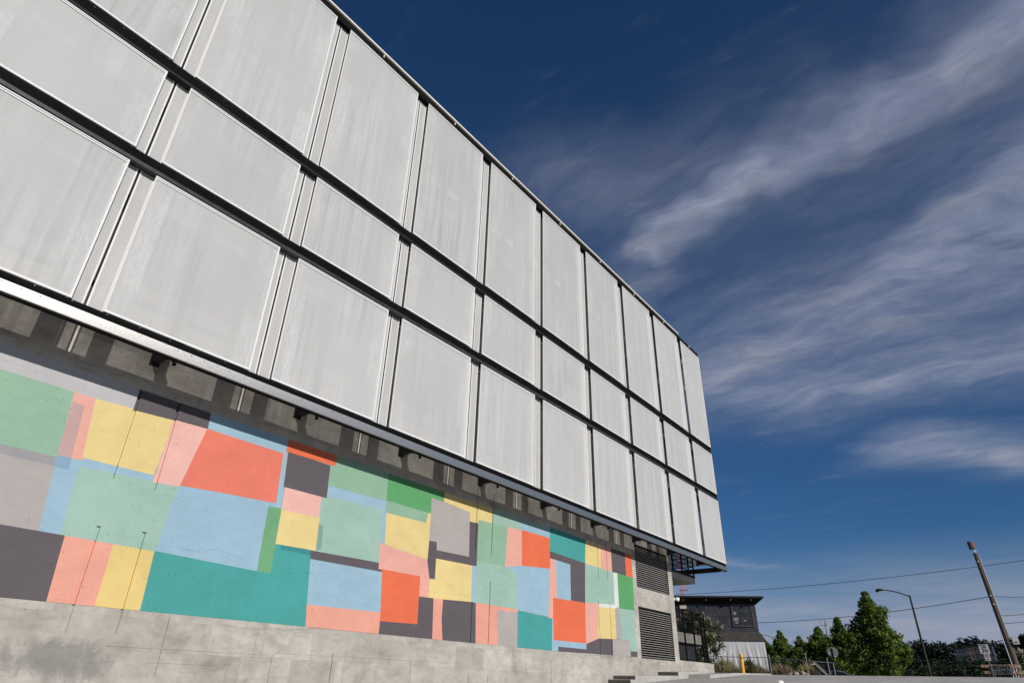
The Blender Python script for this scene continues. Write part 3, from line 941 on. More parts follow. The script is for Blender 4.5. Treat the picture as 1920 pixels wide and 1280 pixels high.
# ---- the mural: every colour block a coat of paint of its own
MURAL = [
    ('LI', [(-6.00, 6.29), (4.61, 6.29), (4.63, 5.85), (3.92, 5.83), (3.54, 5.83), (-6.00, 5.82)]),
    ('BL', [(6.14, 6.29), (8.15, 6.29), (8.15, 6.00), (8.33, 4.66), (8.35, 3.89), (8.36, 3.26), (8.01, 3.25), (5.79, 3.32), (5.85, 4.29), (5.91, 4.63), (6.16, 5.93)]),
    ('BL', [(3.66, 4.65), (4.05, 4.71), (5.36, 4.74), (5.38, 4.56), (4.05, 4.54), (4.15, 3.33), (3.79, 3.35), (3.75, 3.64), (3.67, 4.38)]),
    ('TE', [(5.78, 3.32), (8.01, 3.25), (8.03, 3.26), (8.36, 3.26), (8.34, 3.90), (9.31, 3.89), (9.50, 2.25), (8.26, 2.25), (5.82, 2.25)]),
    ('BL', [(9.49, 5.51), (11.48, 5.54), (11.56, 4.40), (11.36, 4.40), (11.33, 4.92), (9.47, 5.24)]),
    ('G1', [(-6.00, 5.82), (3.54, 5.83), (3.68, 4.60), (-6.00, 4.57)]),
    ('TA', [(-6.00, 4.57), (3.68, 4.60), (3.67, 4.38), (3.75, 3.64), (3.79, 3.35), (-6.00, 3.39)]),
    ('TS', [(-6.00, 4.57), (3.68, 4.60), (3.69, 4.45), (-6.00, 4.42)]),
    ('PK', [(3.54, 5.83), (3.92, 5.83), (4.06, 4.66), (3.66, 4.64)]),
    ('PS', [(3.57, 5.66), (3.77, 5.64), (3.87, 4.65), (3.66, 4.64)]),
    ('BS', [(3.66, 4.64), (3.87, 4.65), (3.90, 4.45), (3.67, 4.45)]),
    ('YE', [(3.92, 5.83), (5.43, 5.91), (5.35, 4.71), (4.05, 4.71)]),
    ('SG', [(4.05, 4.54), (5.38, 4.58), (5.91, 4.62), (5.85, 4.29), (5.79, 3.31), (4.14, 3.33)]),
    ('DK', [(4.61, 6.29), (6.14, 6.29), (6.16, 5.93), (5.44, 5.90), (4.63, 5.85)]),
    ('PL', [(5.44, 5.90), (6.16, 5.93), (5.90, 4.61), (5.38, 4.58)]),
    ('OL', [(6.16, 5.93), (8.08, 5.92), (8.15, 4.76), (6.63, 4.69), (5.92, 4.64)]),
    ('DK', [(-6.00, 3.38), (4.21, 3.33), (4.28, 2.25), (-6.00, 2.25)]),
    ('PD', [(4.21, 3.33), (5.03, 3.32), (5.04, 2.25), (4.28, 2.25)]),
    ('YD', [(5.03, 3.32), (5.78, 3.31), (5.82, 2.25), (5.04, 2.25)]),
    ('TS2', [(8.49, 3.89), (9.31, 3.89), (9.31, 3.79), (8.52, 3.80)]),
    ('GM', [(7.99, 4.65), (8.33, 4.66), (8.35, 3.89), (8.36, 3.26), (8.03, 3.26)]),
    ('SG', [(9.33, 5.21), (11.31, 5.27), (11.41, 4.41), (11.44, 3.92), (9.31, 3.89), (9.40, 4.55)]),
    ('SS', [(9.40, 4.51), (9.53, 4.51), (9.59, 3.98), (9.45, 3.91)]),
    ('YE', [(8.33, 4.66), (9.40, 4.67), (9.40, 4.55), (9.44, 3.91), (8.35, 3.89)]),
    ('PL', [(8.31, 5.18), (9.34, 5.17), (9.38, 4.67), (8.33, 4.66)]),
    ('DK', [(8.21, 6.00), (9.47, 5.99), (9.50, 5.18), (8.27, 5.17)]),
    ('OR', [(8.15, 6.29), (9.61, 6.29), (9.63, 6.02), (8.15, 6.00)]),
    ('G2', [(9.61, 6.29), (11.41, 6.29), (11.47, 5.54), (9.49, 5.50), (9.47, 5.99), (9.63, 6.02)]),
    ('DG', [(11.41, 6.29), (13.70, 6.29), (13.70, 6.01), (13.17, 6.00), (13.18, 5.54), (11.46, 5.54)]),
    ('G2', [(11.46, 5.54), (13.10, 5.54), (13.02, 5.24), (11.50, 5.22)]),
    ('YE', [(11.50, 5.22), (13.02, 5.24), (13.10, 5.54), (13.19, 5.54), (13.22, 4.78), (13.21, 4.24), (11.56, 4.41)]),
    ('DK', [(9.31, 3.89), (11.44, 3.92), (11.46, 3.78), (11.58, 3.78), (11.59, 3.71), (9.34, 3.70)]),
    ('BL', [(9.34, 3.70), (11.59, 3.71), (11.68, 2.75), (9.45, 2.72)]),
    ('PD', [(9.45, 2.72), (11.68, 2.75), (11.71, 2.25), (9.51, 2.25)]),
    ('PK', [(11.39, 4.41), (13.19, 4.26), (13.35, 3.78), (13.37, 3.28), (13.00, 3.27), (12.98, 3.78), (11.58, 3.78), (11.46, 3.78)]),
    ('OR', [(11.58, 3.78), (12.98, 3.78), (13.03, 2.58), (11.71, 2.55)]),
    ('DK', [(11.71, 2.55), (13.03, 2.58), (13.00, 3.27), (13.58, 3.28), (13.64, 2.25), (11.71, 2.25)]),
    ('PD', [(13.57, 3.34), (13.96, 3.36), (13.98, 2.79), (14.05, 2.25), (13.64, 2.25)]),
    ('DK', [(13.96, 3.36), (15.40, 3.35), (15.46, 2.25), (14.05, 2.25), (13.96, 2.79)]),
    ('YE', [(13.54, 4.36), (15.15, 4.37), (15.17, 3.36), (13.58, 3.29), (13.37, 3.29), (13.35, 3.78), (13.55, 3.79)]),
    ('TA', [(13.17, 6.00), (14.90, 5.94), (14.98, 4.60), (13.54, 4.57), (13.52, 4.79), (13.22, 4.78)]),
    ('DK', [(13.22, 4.78), (13.52, 4.79), (13.54, 4.57), (14.98, 4.60), (14.92, 5.66), (15.33, 5.68), (15.36, 4.39), (13.54, 4.35), (13.56, 3.79), (13.35, 3.78), (13.21, 4.23)]),
    ('YE', [(13.70, 6.29), (16.02, 6.29), (16.02, 5.81), (15.32, 5.78), (15.33, 5.68), (14.92, 5.66), (14.90, 5.94), (13.70, 6.01)]),
    ('G2', [(15.34, 5.78), (16.85, 5.84), (16.76, 4.56), (15.35, 4.54)]),
    ('SG', [(16.02, 6.29), (17.63, 6.29), (17.64, 5.88), (16.85, 5.84), (16.02, 5.81)]),
    ('BL', [(17.63, 6.29), (19.35, 6.29), (19.34, 5.90), (17.64, 5.88)]),
    ('SG', [(17.63, 6.29), (18.97, 6.29), (18.97, 6.16), (17.63, 6.16)]),
    ('PK', [(16.85, 5.84), (17.64, 5.88), (17.67, 4.73), (16.75, 4.56)]),
    ('OR', [(17.64, 5.89), (19.34, 5.91), (19.37, 4.85), (17.67, 4.73)]),
    ('BL', [(15.15, 4.37), (15.37, 4.39), (15.39, 3.35), (15.17, 3.36)]),
    ('SG', [(15.35, 4.54), (16.75, 4.56), (17.49, 4.43), (17.50, 3.35), (15.39, 3.35)]),
    ('BL', [(16.77, 4.56), (17.68, 4.72), (19.35, 4.86), (19.24, 3.30), (17.50, 3.34), (17.46, 4.44)]),
    ('PD', [(15.39, 3.35), (17.48, 3.35), (17.47, 3.26), (16.43, 3.24), (16.50, 2.25), (15.46, 2.25)]),
    ('TA', [(16.43, 3.24), (17.47, 3.26), (17.50, 2.25), (16.50, 2.25)]),
    ('TE', [(17.48, 3.32), (19.46, 3.27), (19.43, 2.25), (17.50, 2.25)]),
    ('PK', [(19.37, 5.22), (19.72, 5.23), (19.79, 3.95), (19.52, 3.92), (19.51, 3.26), (19.24, 3.27)]),
    ('BL', [(19.72, 5.23), (20.69, 5.20), (20.69, 3.94), (19.79, 3.94)]),
    ('DK', [(19.35, 5.47), (21.73, 5.41), (21.64, 3.97), (20.69, 3.95), (20.69, 5.20), (19.36, 5.23)]),
    ('TE', [(19.35, 6.29), (21.83, 6.29), (21.73, 5.40), (19.35, 5.47)]),
    ('OR', [(19.52, 3.92), (21.64, 3.97), (21.66, 2.60), (19.53, 2.59)]),
    ('BL', [(19.46, 3.26), (19.51, 3.26), (19.53, 2.59), (21.66, 2.60), (21.67, 2.41), (19.82, 2.40), (19.81, 2.25), (19.43, 2.25)]),
    ('DK', [(19.82, 2.40), (21.67, 2.41), (21.66, 2.60), (22.50, 2.82), (23.59, 2.86), (23.57, 2.32), (19.81, 2.25)]),
    ('YE', [(21.84, 6.29), (23.00, 6.29), (22.96, 5.36), (21.75, 5.39)]),
    ('PK', [(23.00, 6.29), (23.84, 6.29), (23.86, 5.36), (22.96, 5.36)]),
    ('DK', [(23.84, 6.29), (25.05, 6.29), (25.04, 5.36), (23.86, 5.37)]),
    ('OR', [(25.05, 6.29), (25.61, 6.29), (25.62, 5.36), (25.04, 5.37)]),
    ('SG', [(21.75, 5.39), (22.96, 5.36), (23.94, 5.35), (23.93, 4.11), (21.66, 3.98)]),
    ('WH', [(23.94, 5.35), (24.28, 5.36), (24.27, 4.00), (22.62, 3.92), (22.63, 4.04), (23.93, 4.12)]),
    ('DG', [(24.28, 5.36), (25.62, 5.36), (25.59, 4.06), (24.27, 4.03)]),
    ('PK', [(21.66, 3.98), (22.63, 4.04), (22.50, 2.82), (21.64, 2.59)]),
    ('YE', [(22.62, 3.92), (23.94, 3.98), (23.93, 2.89), (22.51, 2.83)]),
    ('TA', [(23.94, 3.98), (24.15, 4.06), (24.30, 4.01), (24.35, 2.90), (23.93, 2.89)]),
    ('SG', [(24.30, 4.02), (25.59, 4.06), (25.61, 2.52), (25.04, 2.51), (25.01, 2.91), (24.35, 2.90)]),
    ('TA', [(23.61, 2.86), (25.01, 2.91), (25.02, 2.34), (23.59, 2.31)]),
    ('DK', [(25.04, 2.51), (25.61, 2.52), (25.58, 2.34), (25.02, 2.33)]),
]
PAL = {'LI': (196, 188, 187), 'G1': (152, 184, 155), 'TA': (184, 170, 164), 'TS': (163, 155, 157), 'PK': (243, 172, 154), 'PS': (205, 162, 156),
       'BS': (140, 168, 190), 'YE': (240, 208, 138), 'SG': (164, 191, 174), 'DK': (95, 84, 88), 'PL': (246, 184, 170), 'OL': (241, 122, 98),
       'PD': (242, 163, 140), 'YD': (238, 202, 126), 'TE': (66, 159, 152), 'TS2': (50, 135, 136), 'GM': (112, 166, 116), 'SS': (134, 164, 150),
       'OR': (243, 110, 68), 'G2': (149, 182, 152), 'DG': (94, 164, 101), 'BL': (160, 187, 203), 'WH': (233, 227, 217)}


def clip(poly, axis, lim, keep_less):
    out_ = []
    for k in range(len(poly)):
        p, q = poly[k], poly[(k + 1) % len(poly)]
        pin = (p[axis] <= lim + 1e-9) if keep_less else (p[axis] >= lim - 1e-9)
        qin = (q[axis] <= lim + 1e-9) if keep_less else (q[axis] >= lim - 1e-9)
        if pin:
            out_.append(p)
        if pin != qin:
            t_ = (lim - p[axis]) / (q[axis] - p[axis])
            r = [p[0] + (q[0] - p[0]) * t_, p[1] + (q[1] - p[1]) * t_]
            r[axis] = lim
            out_.append(tuple(r))
    return out_


def area(p):
    return 0.5 * sum(p[k][0] * p[(k + 1) % len(p)][1] - p[(k + 1) % len(p)][0] * p[k][1] for k in range(len(p)))


def grow(poly, d):
    if area(poly) < 0:
        poly = poly[::-1]
    out_ = []
    n_ = len(poly)
    for k in range(n_):
        a = Vector(poly[k - 1]); p = Vector(poly[k]); c = Vector(poly[(k + 1) % n_])
        e1 = (p - a).normalized(); e2 = (c - p).normalized()
        n1 = Vector((e1.y, -e1.x)); n2 = Vector((e2.y, -e2.x))
        nn = n1 + n2
        if nn.length < 0.3:
            nn = n1
        nn.normalize()
        q = p + nn * d
        out_.append((q.x, max(WZ0 + 0.002, min(6.295, q.y))))
    return out_


GR = [(y - w_ / 2, y + w_ / 2, z0, z1) for y, w_, z0, z1 in GROOVES]
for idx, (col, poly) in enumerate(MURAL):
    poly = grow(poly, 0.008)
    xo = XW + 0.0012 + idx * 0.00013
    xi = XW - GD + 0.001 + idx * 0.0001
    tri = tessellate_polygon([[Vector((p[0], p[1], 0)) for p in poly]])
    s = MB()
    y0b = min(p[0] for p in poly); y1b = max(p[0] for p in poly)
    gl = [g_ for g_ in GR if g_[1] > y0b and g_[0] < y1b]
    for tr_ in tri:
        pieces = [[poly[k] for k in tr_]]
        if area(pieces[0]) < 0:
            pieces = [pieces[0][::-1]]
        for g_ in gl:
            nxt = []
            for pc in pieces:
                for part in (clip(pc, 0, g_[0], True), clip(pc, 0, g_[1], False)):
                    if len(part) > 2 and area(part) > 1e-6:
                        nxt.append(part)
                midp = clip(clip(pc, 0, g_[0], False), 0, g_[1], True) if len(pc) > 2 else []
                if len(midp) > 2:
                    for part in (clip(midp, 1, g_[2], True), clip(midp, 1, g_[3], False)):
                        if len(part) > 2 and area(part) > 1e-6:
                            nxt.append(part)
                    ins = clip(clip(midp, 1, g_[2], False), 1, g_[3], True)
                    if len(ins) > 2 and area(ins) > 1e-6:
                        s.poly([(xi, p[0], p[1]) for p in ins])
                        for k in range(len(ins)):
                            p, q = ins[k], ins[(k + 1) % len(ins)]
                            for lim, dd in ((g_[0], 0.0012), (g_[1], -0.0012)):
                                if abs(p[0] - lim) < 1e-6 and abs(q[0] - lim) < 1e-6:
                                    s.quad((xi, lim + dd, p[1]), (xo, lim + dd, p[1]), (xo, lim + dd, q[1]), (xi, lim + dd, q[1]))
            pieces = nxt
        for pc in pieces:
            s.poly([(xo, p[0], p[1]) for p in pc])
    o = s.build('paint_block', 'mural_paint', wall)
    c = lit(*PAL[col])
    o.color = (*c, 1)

# ---- vents with their slats
for (y0, y1, z0, z1), nsl in zip(VENTS, (19, 21)):
    s = MB()
    fx = XW - 0.10
    s.box(XW - 0.13, XW - 0.02, y0 + 0.002, y0 + 0.05, z0 + 0.002, z1 - 0.002)
    s.box(XW - 0.13, XW - 0.02, y1 - 0.05, y1 - 0.002, z0 + 0.002, z1 - 0.002)
    s.box(XW - 0.13, XW - 0.02, y0 + 0.05, y1 - 0.05, z0 + 0.002, z0 + 0.05)
    s.box(XW - 0.13, XW - 0.02, y0 + 0.05, y1 - 0.05, z1 - 0.05, z1 - 0.002)
    vf = s.build('vent', 'vent_dark', bld)
    s = MB(); s.quad((XW - 0.27, y0 + 0.01, z0 + 0.01), (XW - 0.27, y1 - 0.01, z0 + 0.01), (XW - 0.27, y1 - 0.01, z1 - 0.01), (XW - 0.27, y0 + 0.01, z1 - 0.01))
    s.build('backing', 'vent_dark', vf)
    pitch = (z1 - z0 - 0.10) / nsl
    sl = MB()
    prof = [(0.0, 0.0), (0.0, 0.026), (-0.20, 0.034), (-0.20, 0.026), (-0.010, 0.016), (-0.010, 0.0)]
    for yy in (y0 + 0.05, y1 - 0.05):
        for (dx, dz) in prof:
            sl.v.append((dx, yy - y0, dz))
    n = len(prof)
    for k_ in range(n):
        sl.f.append((k_, (k_ + 1) % n, n + (k_ + 1) % n, n + k_))
    me = bpy.data.meshes.new('slat'); me.from_pydata(sl.v, [], sl.f); me.update(); me.materials.append(MATS['louver'])
    for k_ in range(nsl):
        o = bpy.data.objects.new('slat', me); COL.objects.link(o); o.parent = vf
        o.location = Vector((XW - 0.03, y0, z0 + 0.055 + k_ * pitch))

# security camera on the corner
s = MB()
s.box(XW - 0.10, XW + 0.02, 29.692, 29.72, 4.86, 5.02)
s.tube([(XW - 0.04, 29.72, 4.94), (XW + 0.06, 29.84, 4.94)], 0.03, 8)
sc = s.build('security_camera', 'white_paint', bld)
s = MB(); s.tube([(XW + 0.02, 29.82, 4.95), (XW + 0.16, 29.90, 4.92)], [0.085, 0.085], 14)
s.build('housing', 'white_paint', sc, True)
s = MB(); s.tube([(XW + 0.158, 29.90, 4.921), (XW + 0.175, 29.908, 4.918)], [0.06, 0.05], 14)
s.build('lens', 'vent_dark', sc)

# balcony beyond the corner, under the screens
s = MB()
s.box(-21.0, -13.42, 29.75, 33.2, 6.03, 6.30)
bal = s.build('balcony', 'concrete', bld)
s = MB(); s.box(-21.0, -13.40, 29.76, 33.22, 6.303, 6.42)
s.build('edge_beam', 'dark_steel', bal)
for y in (30.6, 31.7, 32.5, 33.15):
    s = MB(); s.box(-13.46, -13.40, y - 0.035, y + 0.035, 6.42, 7.36)
    s.build('rail_post', 'black_metal', bal)
for z in (6.62, 6.86, 7.10, 7.34):
    s = MB(); s.tube([(-13.43, 29.75, z), (-13.43, 33.18, z)], 0.022, 6)
    s.tube([(-13.43, 33.16, z), (-17.5, 33.16, z)], 0.022, 6)
    s.build('rail', 'black_metal', bal)
s = MB(); s.quad((-15.6, 29.75, 6.45), (-15.6, 33.6, 6.45), (-15.6, 33.6, 8.0), (-15.6, 29.75, 8.0))
gz = s.build('glazing', 'glass', bld)
for y in (30.9, 32.05, 33.2):
    s = MB(); s.box(-15.66, -15.56, y - 0.04, y + 0.04, 6.43, 8.01)
    s.build('mullion', 'black_metal', gz)
for z in (6.47, 7.2):
    s = MB(); s.box(-15.65, -15.57, 29.75, 33.6, z - 0.03, z + 0.03)
    s.build('transom', 'black_metal', gz)
s = MB(); s.box(-15.1, -14.85, 31.9, 32.15, 6.42, 8.02)
s.build('column', 'black_metal', bld)

# black mesh fence standing on the low wall
fen = empty('mesh_fence', (XW - 0.2, 31.6, 2.38))
tag(fen, 'tall black steel mesh fence standing on the low concrete wall', 'fence')
FX = XW - 0.17
for y in (29.8, 30.9, 32.0, 33.0, 33.4):
    s = MB(); s.box(FX - 0.03, FX + 0.03, y - 0.03, y + 0.03, 2.377, 4.62)
    s.build('post', 'black_metal', fen)
for z in (2.45, 4.25, 4.58):
    s = MB(); s.box(FX - 0.02, FX + 0.02, 29.84, 33.36, z - 0.025, z + 0.025)
    s.build('rail', 'black_metal', fen)
s = MB()
y = 29.86
while y < 33.36:
    s.box(FX - 0.004, FX + 0.004, y, y + 0.008, 2.47, 4.56)
    y += 0.05
pk = s.build('bar_infill', 'black_metal', fen); tag(pk, kind='stuff')
# concrete terrace seen through the fence
ter = empty('concrete_terrace', (-19.5, 38.0, 2.0))
tag(ter, 'concrete terrace deck over a dark box standing for its shaded recess behind the black mesh fence', 'terrace')
s = MB(); s.box(-28, -17.0, 34.6, 42.0, 3.72, 4.25)
s.build('deck', 'concrete', ter)
s = MB(); s.box(-27.8, -17.3, 35.0, 41.8, 1.7, 3.717)  # dark box painted in for the shade of the open space under the deck
s.build('recess_shade', 'inner_wall', ter)

# ------------------------------------------------------------------ vegetation helpers


def leaf_quads(mb, c, rad, n, size, rng, flat=1.0):
    for _ in range(n):
        while True:
            d = Vector((rng.uniform(-1, 1), rng.uniform(-1, 1), rng.uniform(-1, 1)))
            if d.length < 1:
                break
        p = c + Vector((d.x * rad, d.y * rad, d.z * rad * flat))
        nrm = (d + Vector((rng.uniform(-.8, .8), rng.uniform(-.8, .8), rng.uniform(-.2, 1.0)))).normalized()
        u = nrm.orthogonal().normalized()
        u.rotate(Matrix.Rotation(rng.uniform(0, 6.28), 3, nrm))
        v = nrm.cross(u)
        s1 = size * rng.uniform(0.6, 1.25)
        s2 = s1 * rng.uniform(0.5, 0.75)
        mb.poly([p - u * s1, p - v * s2 * 0.8 + nrm * s1 * 0.15, p + u * s1, p + v * s2 * 0.8 + nrm * s1 * 0.15])


def tree(name, label, base, height, radius, seed, group=None, leaf='leaf', size=0.17, clumps=150, per=34, crown_from=0.16, profile=None, cat='tree', trunk_r=0.11):
    rng = random.Random(seed)
    base = Vector(base)
    root = empty(name, base)
    tag(root, label, cat, group)
    tr = MB()
    top = base + Vector((rng.uniform(-.15, .15), rng.uniform(-.15, .15), height * 0.93))
    mid = base.lerp(top, 0.5) + Vector((rng.uniform(-.1, .1), rng.uniform(-.1, .1), 0))
    tr.tube([base - Vector((0, 0, 0.4)), base + Vector((0, 0, 0.3)), mid, top], [trunk_r * 1.3, trunk_r, trunk_r * 0.6, 0.02], 8)
    prof = profile or (lambda q: (0.55 + 0.45 * math.sin(min(1, q / 0.3) * 1.57)) * (1 - max(0, q - 0.18) / 0.82) ** 0.92)
    cr = MB()
    tips = []
    lobes = [(rng.uniform(0.08, 0.72), rng.uniform(0, 6.28), rng.uniform(0.16, 0.30)) for _ in range(13)]
    for k in range(clumps):
        q = rng.random() ** 1.25
        ang = k * 2.39996 + rng.uniform(-.5, .5)
        rr = radius * prof(q) * (rng.uniform(0.35, 1.0) ** 0.6) * (1 + 0.22 * math.sin(3 * ang + seed) + 0.16 * math.sin(7 * ang + 9 * q))
        z = crown_from * height + q * (1 - crown_from) * height * 0.985
        c = base + Vector((math.cos(ang) * rr, math.sin(ang) * rr, z + rng.uniform(-.12, .12)))
        if k % 2:
            lq, la, lr = lobes[(k // 2) % len(lobes)]
            lr *= radius
            ce = base + Vector((math.cos(la) * radius * prof(lq) * 0.92, math.sin(la) * radius * prof(lq) * 0.92, crown_from * height + lq * (1 - crown_from) * height))
            c = ce + Vector((rng.gauss(0, 0.5) * lr, rng.gauss(0, 0.5) * lr, rng.gauss(0, 0.55) * lr))
        cs_ = (0.06 + 0.11 * (1 - q)) * radius * rng.uniform(0.7, 1.6) + 0.09
        leaf_quads(cr, c, cs_, int(per * rng.uniform(0.6, 1.3)), size, rng, 0.8)
        if k % 7 == 0:
            tips.append(c)
    for c in tips:
        f = max(0.12, min(0.85, (c.z - base.z) / height - 0.16))
        a = base.lerp(top, f)
        tr.tube([a, a.lerp(c, 0.5) + Vector((0, 0, -0.08)), c], [trunk_r * 0.4 * (1 - f) + 0.012, trunk_r * 0.25 * (1 - f) + 0.010, 0.008], 5)
    tr.build('trunk', 'bark', root)
    cr.build('crown', leaf, root)
    return root


# young street trees receding behind the stop sign
TREES = [  # x/y, top, distance, radius, label
    (-0.1700, 0.1225, 62, 2.12, 'tallest green street tree, pointed crown, beside the dark street lamp'),
    (-0.2110, 0.0895, 68, 2.15, 'green street tree behind the stop sign, touching the tallest tree'),
    (-0.2380, 0.0800, 74, 1.95, 'green street tree with narrow pointed top, below the distant antenna mast'),
    (-0.2640, 0.0670, 79, 1.95, 'rounded green street tree behind the weeds and chain-link fence'),
    (-0.2890, 0.0750, 86, 1.95, 'green street tree in front of the far street lamp'),
    (-0.3110, 0.0650, 92, 1.70, 'green street tree half hidden by the tarped black warehouse'),
]
for k, (kx, kz, y, rad, lab) in enumerate(TREES):
    p = W(kx, kz, y)
    gz_ = ground_z(p.x, p.y)
    tree('street_tree', lab, (p.x, p.y, gz_), p.z - gz_, rad, 11 + k * 7, 'street trees along the cross street',
         clumps=520 if k == 0 else 330, per=34, size=0.14, crown_from=0.19)

# crape myrtle in front of the warehouse
rng = random.Random(5)
p = W(-0.405, 0.0, 44.0)
gz_ = ground_z(p.x, p.y)
my = empty('flowering_tree', (p.x, p.y, gz_)); tag(my, 'small crape myrtle with cream blossom in front of the black warehouse', 'tree')
tr = MB(); cr = MB(); bl = MB()
b0 = Vector((p.x - 0.5, p.y, gz_))
for k in range(5):
    tip = b0 + Vector((rng.uniform(-1.2, 1.4), rng.uniform(-.8, .8), rng.uniform(2.4, 3.4)))
    tr.tube([b0, b0.lerp(tip, 0.35) + Vector((0, 0, 0.5)), tip], [0.06, 0.035, 0.012], 6)
for k in range(95):
    q = rng.random()
    ang = rng.uniform(0, 6.28)
    rr = (0.5 + 1.1 * math.sin(math.pi * min(1, q * 0.9 + 0.12))) * rng.uniform(0.3, 1.0)
    c = b0 + Vector((0.25 + math.cos(ang) * rr * 1.1, math.sin(ang) * rr, 1.25 + q * 2.45))
    leaf_quads(cr, c, 0.30, 44, 0.09, rng)
    if rng.random() < 0.8:
        leaf_quads(bl, c + Vector((math.cos(ang) * 0.2, math.sin(ang) * 0.2, 0.2)), 0.13, 16, 0.05, rng)
tr.build('trunk', 'bark', my); cr.build('crown', 'leaf_myrtle', my); bl.build('blossom', 'blossom', my)

# big flowering bush behind the utility pole
rng = random.Random(8)
p = W(0.005, 0.0, 82.0)
gz_ = ground_z(p.x, p.y)
my = empty('flowering_tree', (p.x, p.y, gz_)); tag(my, 'wide dark tree with pale blossom behind the leaning utility pole', 'tree')
tr = MB(); cr = MB(); bl = MB()
b0 = Vector((p.x, p.y, gz_))
for k in range(6):
    tip = b0 + Vector((rng.uniform(-2.5, 2.5), rng.uniform(-1, 1), rng.uniform(2.6, 4.6)))
    tr.tube([b0, b0.lerp(tip, 0.4) + Vector((0, 0, 0.5)), tip], [0.12, 0.07, 0.02], 6)
for k in range(190):
    q = rng.random()
    ang = rng.uniform(0, 6.28)
    rr = 4.0 * math.sqrt(max(0.05, 1 - (q * 1.02 - 0.25) ** 2 * 1.6)) * rng.uniform(0.3, 1.0)
    c = b0 + Vector((math.cos(ang) * rr, math.sin(ang) * rr * 0.6, 0.3 + q * 3.8))
    leaf_quads(cr, c, 0.5, 30, 0.15, rng)
    if rng.random() < 0.6:
        leaf_quads(bl, c + Vector((math.cos(ang) * 0.3, -0.4, 0.3)), 0.30, 14, 0.10, rng)
tr.build('trunk', 'bark', my); cr.build('crown', 'leaf_myrtle', my); bl.build('blossom', 'blossom', my)
tree('shade_tree', 'dark broad tree crown rising behind the pale blossom', (W(0.008, 0, 98).x, 98, ground_z(0, 98)), 98 * 0.072 + EYE - ground_z(0, 98) + 0.2, 3.2, 91,
     leaf='leaf_dark', size=0.28, clumps=150, per=36, crown_from=0.3,
     profile=lambda q: math.sqrt(max(0.05, 1 - (q - 0.45) ** 2 * 2.6)), trunk_r=0.2)

# hedge of dark bushes beyond the crest
rng = random.Random(21)
hd = MB()
x = -24.0
while x < 12.0:
    y = rng.uniform(84, 128)
    h = (0.036 + 0.010 * rng.random()) * y - 0.5
    bx_ = Vector((x, y, ground_z(x, y)))
    for k in range(9):
        c = bx_ + Vector((rng.uniform(-1.6, 1.6), rng.uniform(-1.2, 1.2), rng.uniform(0.2, 1.0) * h))
        leaf_quads(hd, c, 0.75, 40, 0.22, rng)
    x += 0.42
o = hd.build('bushes', 'leaf_bush'); tag(o, 'dark unbroken mass of bushes beyond the crest', 'bushes', kind='stuff')
# low sunny scrub at the verge
vg = MB()
for k in range(420):
    x = rng.uniform(-12.0, 3.0); y = rng.uniform(66, 76)
    c = Vector((x, y, ground_z(x, y) + rng.uniform(0.1, 0.42 + 0.25 * (x < -7))))
    leaf_quads(vg, c, 0.3, 12, 0.12, rng, 0.6)
o = vg.build('verge_scrub', 'grass'); tag(o, 'low yellow-green scrub along the verge', 'scrub', kind='stuff')
# yellow flowering bush
p = W(-0.118, 0.0, 72.0)
yb = empty('flowering_bush', (p.x, p.y, ground_z(p.x, p.y))); tag(yb, 'low bush covered in orange-yellow flowers at the foot of the street lamp', 'bush')
lf = MB(); fl = MB()
for k in range(60):
    c = Vector((p.x + rng.uniform(-1.7, 1.5), p.y + rng.uniform(-.5, .5), ground_z(p.x, p.y) + rng.uniform(0.2, 1.28)))
    leaf_quads(lf, c, 0.22, 14, 0.09, rng)
    leaf_quads(fl, c + Vector((0, -0.15, 0.08)), 0.22, 13, 0.06, rng)
lf.build('leaves', 'leaf', yb); fl.build('flowers', 'flower_yellow', yb)

# far wooded hill
hl = MB()
rng = random.Random(33)
prof_pts = [(-0.40, 0.050), (-0.30, 0.050), (-0.22, 0.050), (-0.165, 0.058), (-0.138, 0.0600), (-0.125, 0.0610), (-0.112, 0.0590), (-0.100, 0.0600), (-0.090, 0.0555), (-0.083, 0.0560), (-0.078, 0.0620), (-0.068, 0.0640),
            (-0.058, 0.0630), (-0.048, 0.0600), (-0.040, 0.0575), (-0.03, 0.060), (0.0, 0.066), (0.06, 0.066), (0.2, 0.06)]


def hprof(k_):
    for (a, za), (b2, zb) in zip(prof_pts, prof_pts[1:]):
        if a <= k_ <= b2:
            return za + (zb - za) * (k_ - a) / (b2 - a)
    return 0.05


kx = -0.40
while kx < 0.20:
    for lay in range(2):
        y = 470 + rng.uniform(-30, 30)
        top = hprof(kx) * y + EYE + rng.uniform(-2.5, 0.2)
        x = kx * y
        gz_ = ground_z(x, y)
        n_ = 10
        for k in range(n_):
            c = Vector((x + rng.uniform(-4, 4), y + rng.uniform(-4, 4), gz_ + (top - gz_ - 1.6) * (1 - (k / n_) ** 1.5)))
            leaf_quads(hl, c, 3.2 if k else 2.2, 18, 1.0, rng)
    kx += 0.0045
o = hl.build('wooded_hill', 'leaf_dark'); tag(o, 'dark wooded hill along the horizon', 'trees', kind='stuff')

# ------------------------------------------------------------------ warehouse
WL = Vector((-26.7, 61.0, 0)); WR_ = Vector((-20.3, 64.0, 0))
U_ = (WR_ - WL).normalized(); N_ = Vector((U_.y, -U_.x, 0)); Z_ = Vector((0, 0, 1))
WLEN = (WR_ - WL).length
H0 = 2.6                       # ground level there
O_ = Vector((WL.x, WL.y, 0))
wh = empty('warehouse', (O_ + U_ * 3.5 + Vector((0, 0, H0)))); tag(wh, 'old two-storey warehouse clad in black panels with white tarps below', 'building')


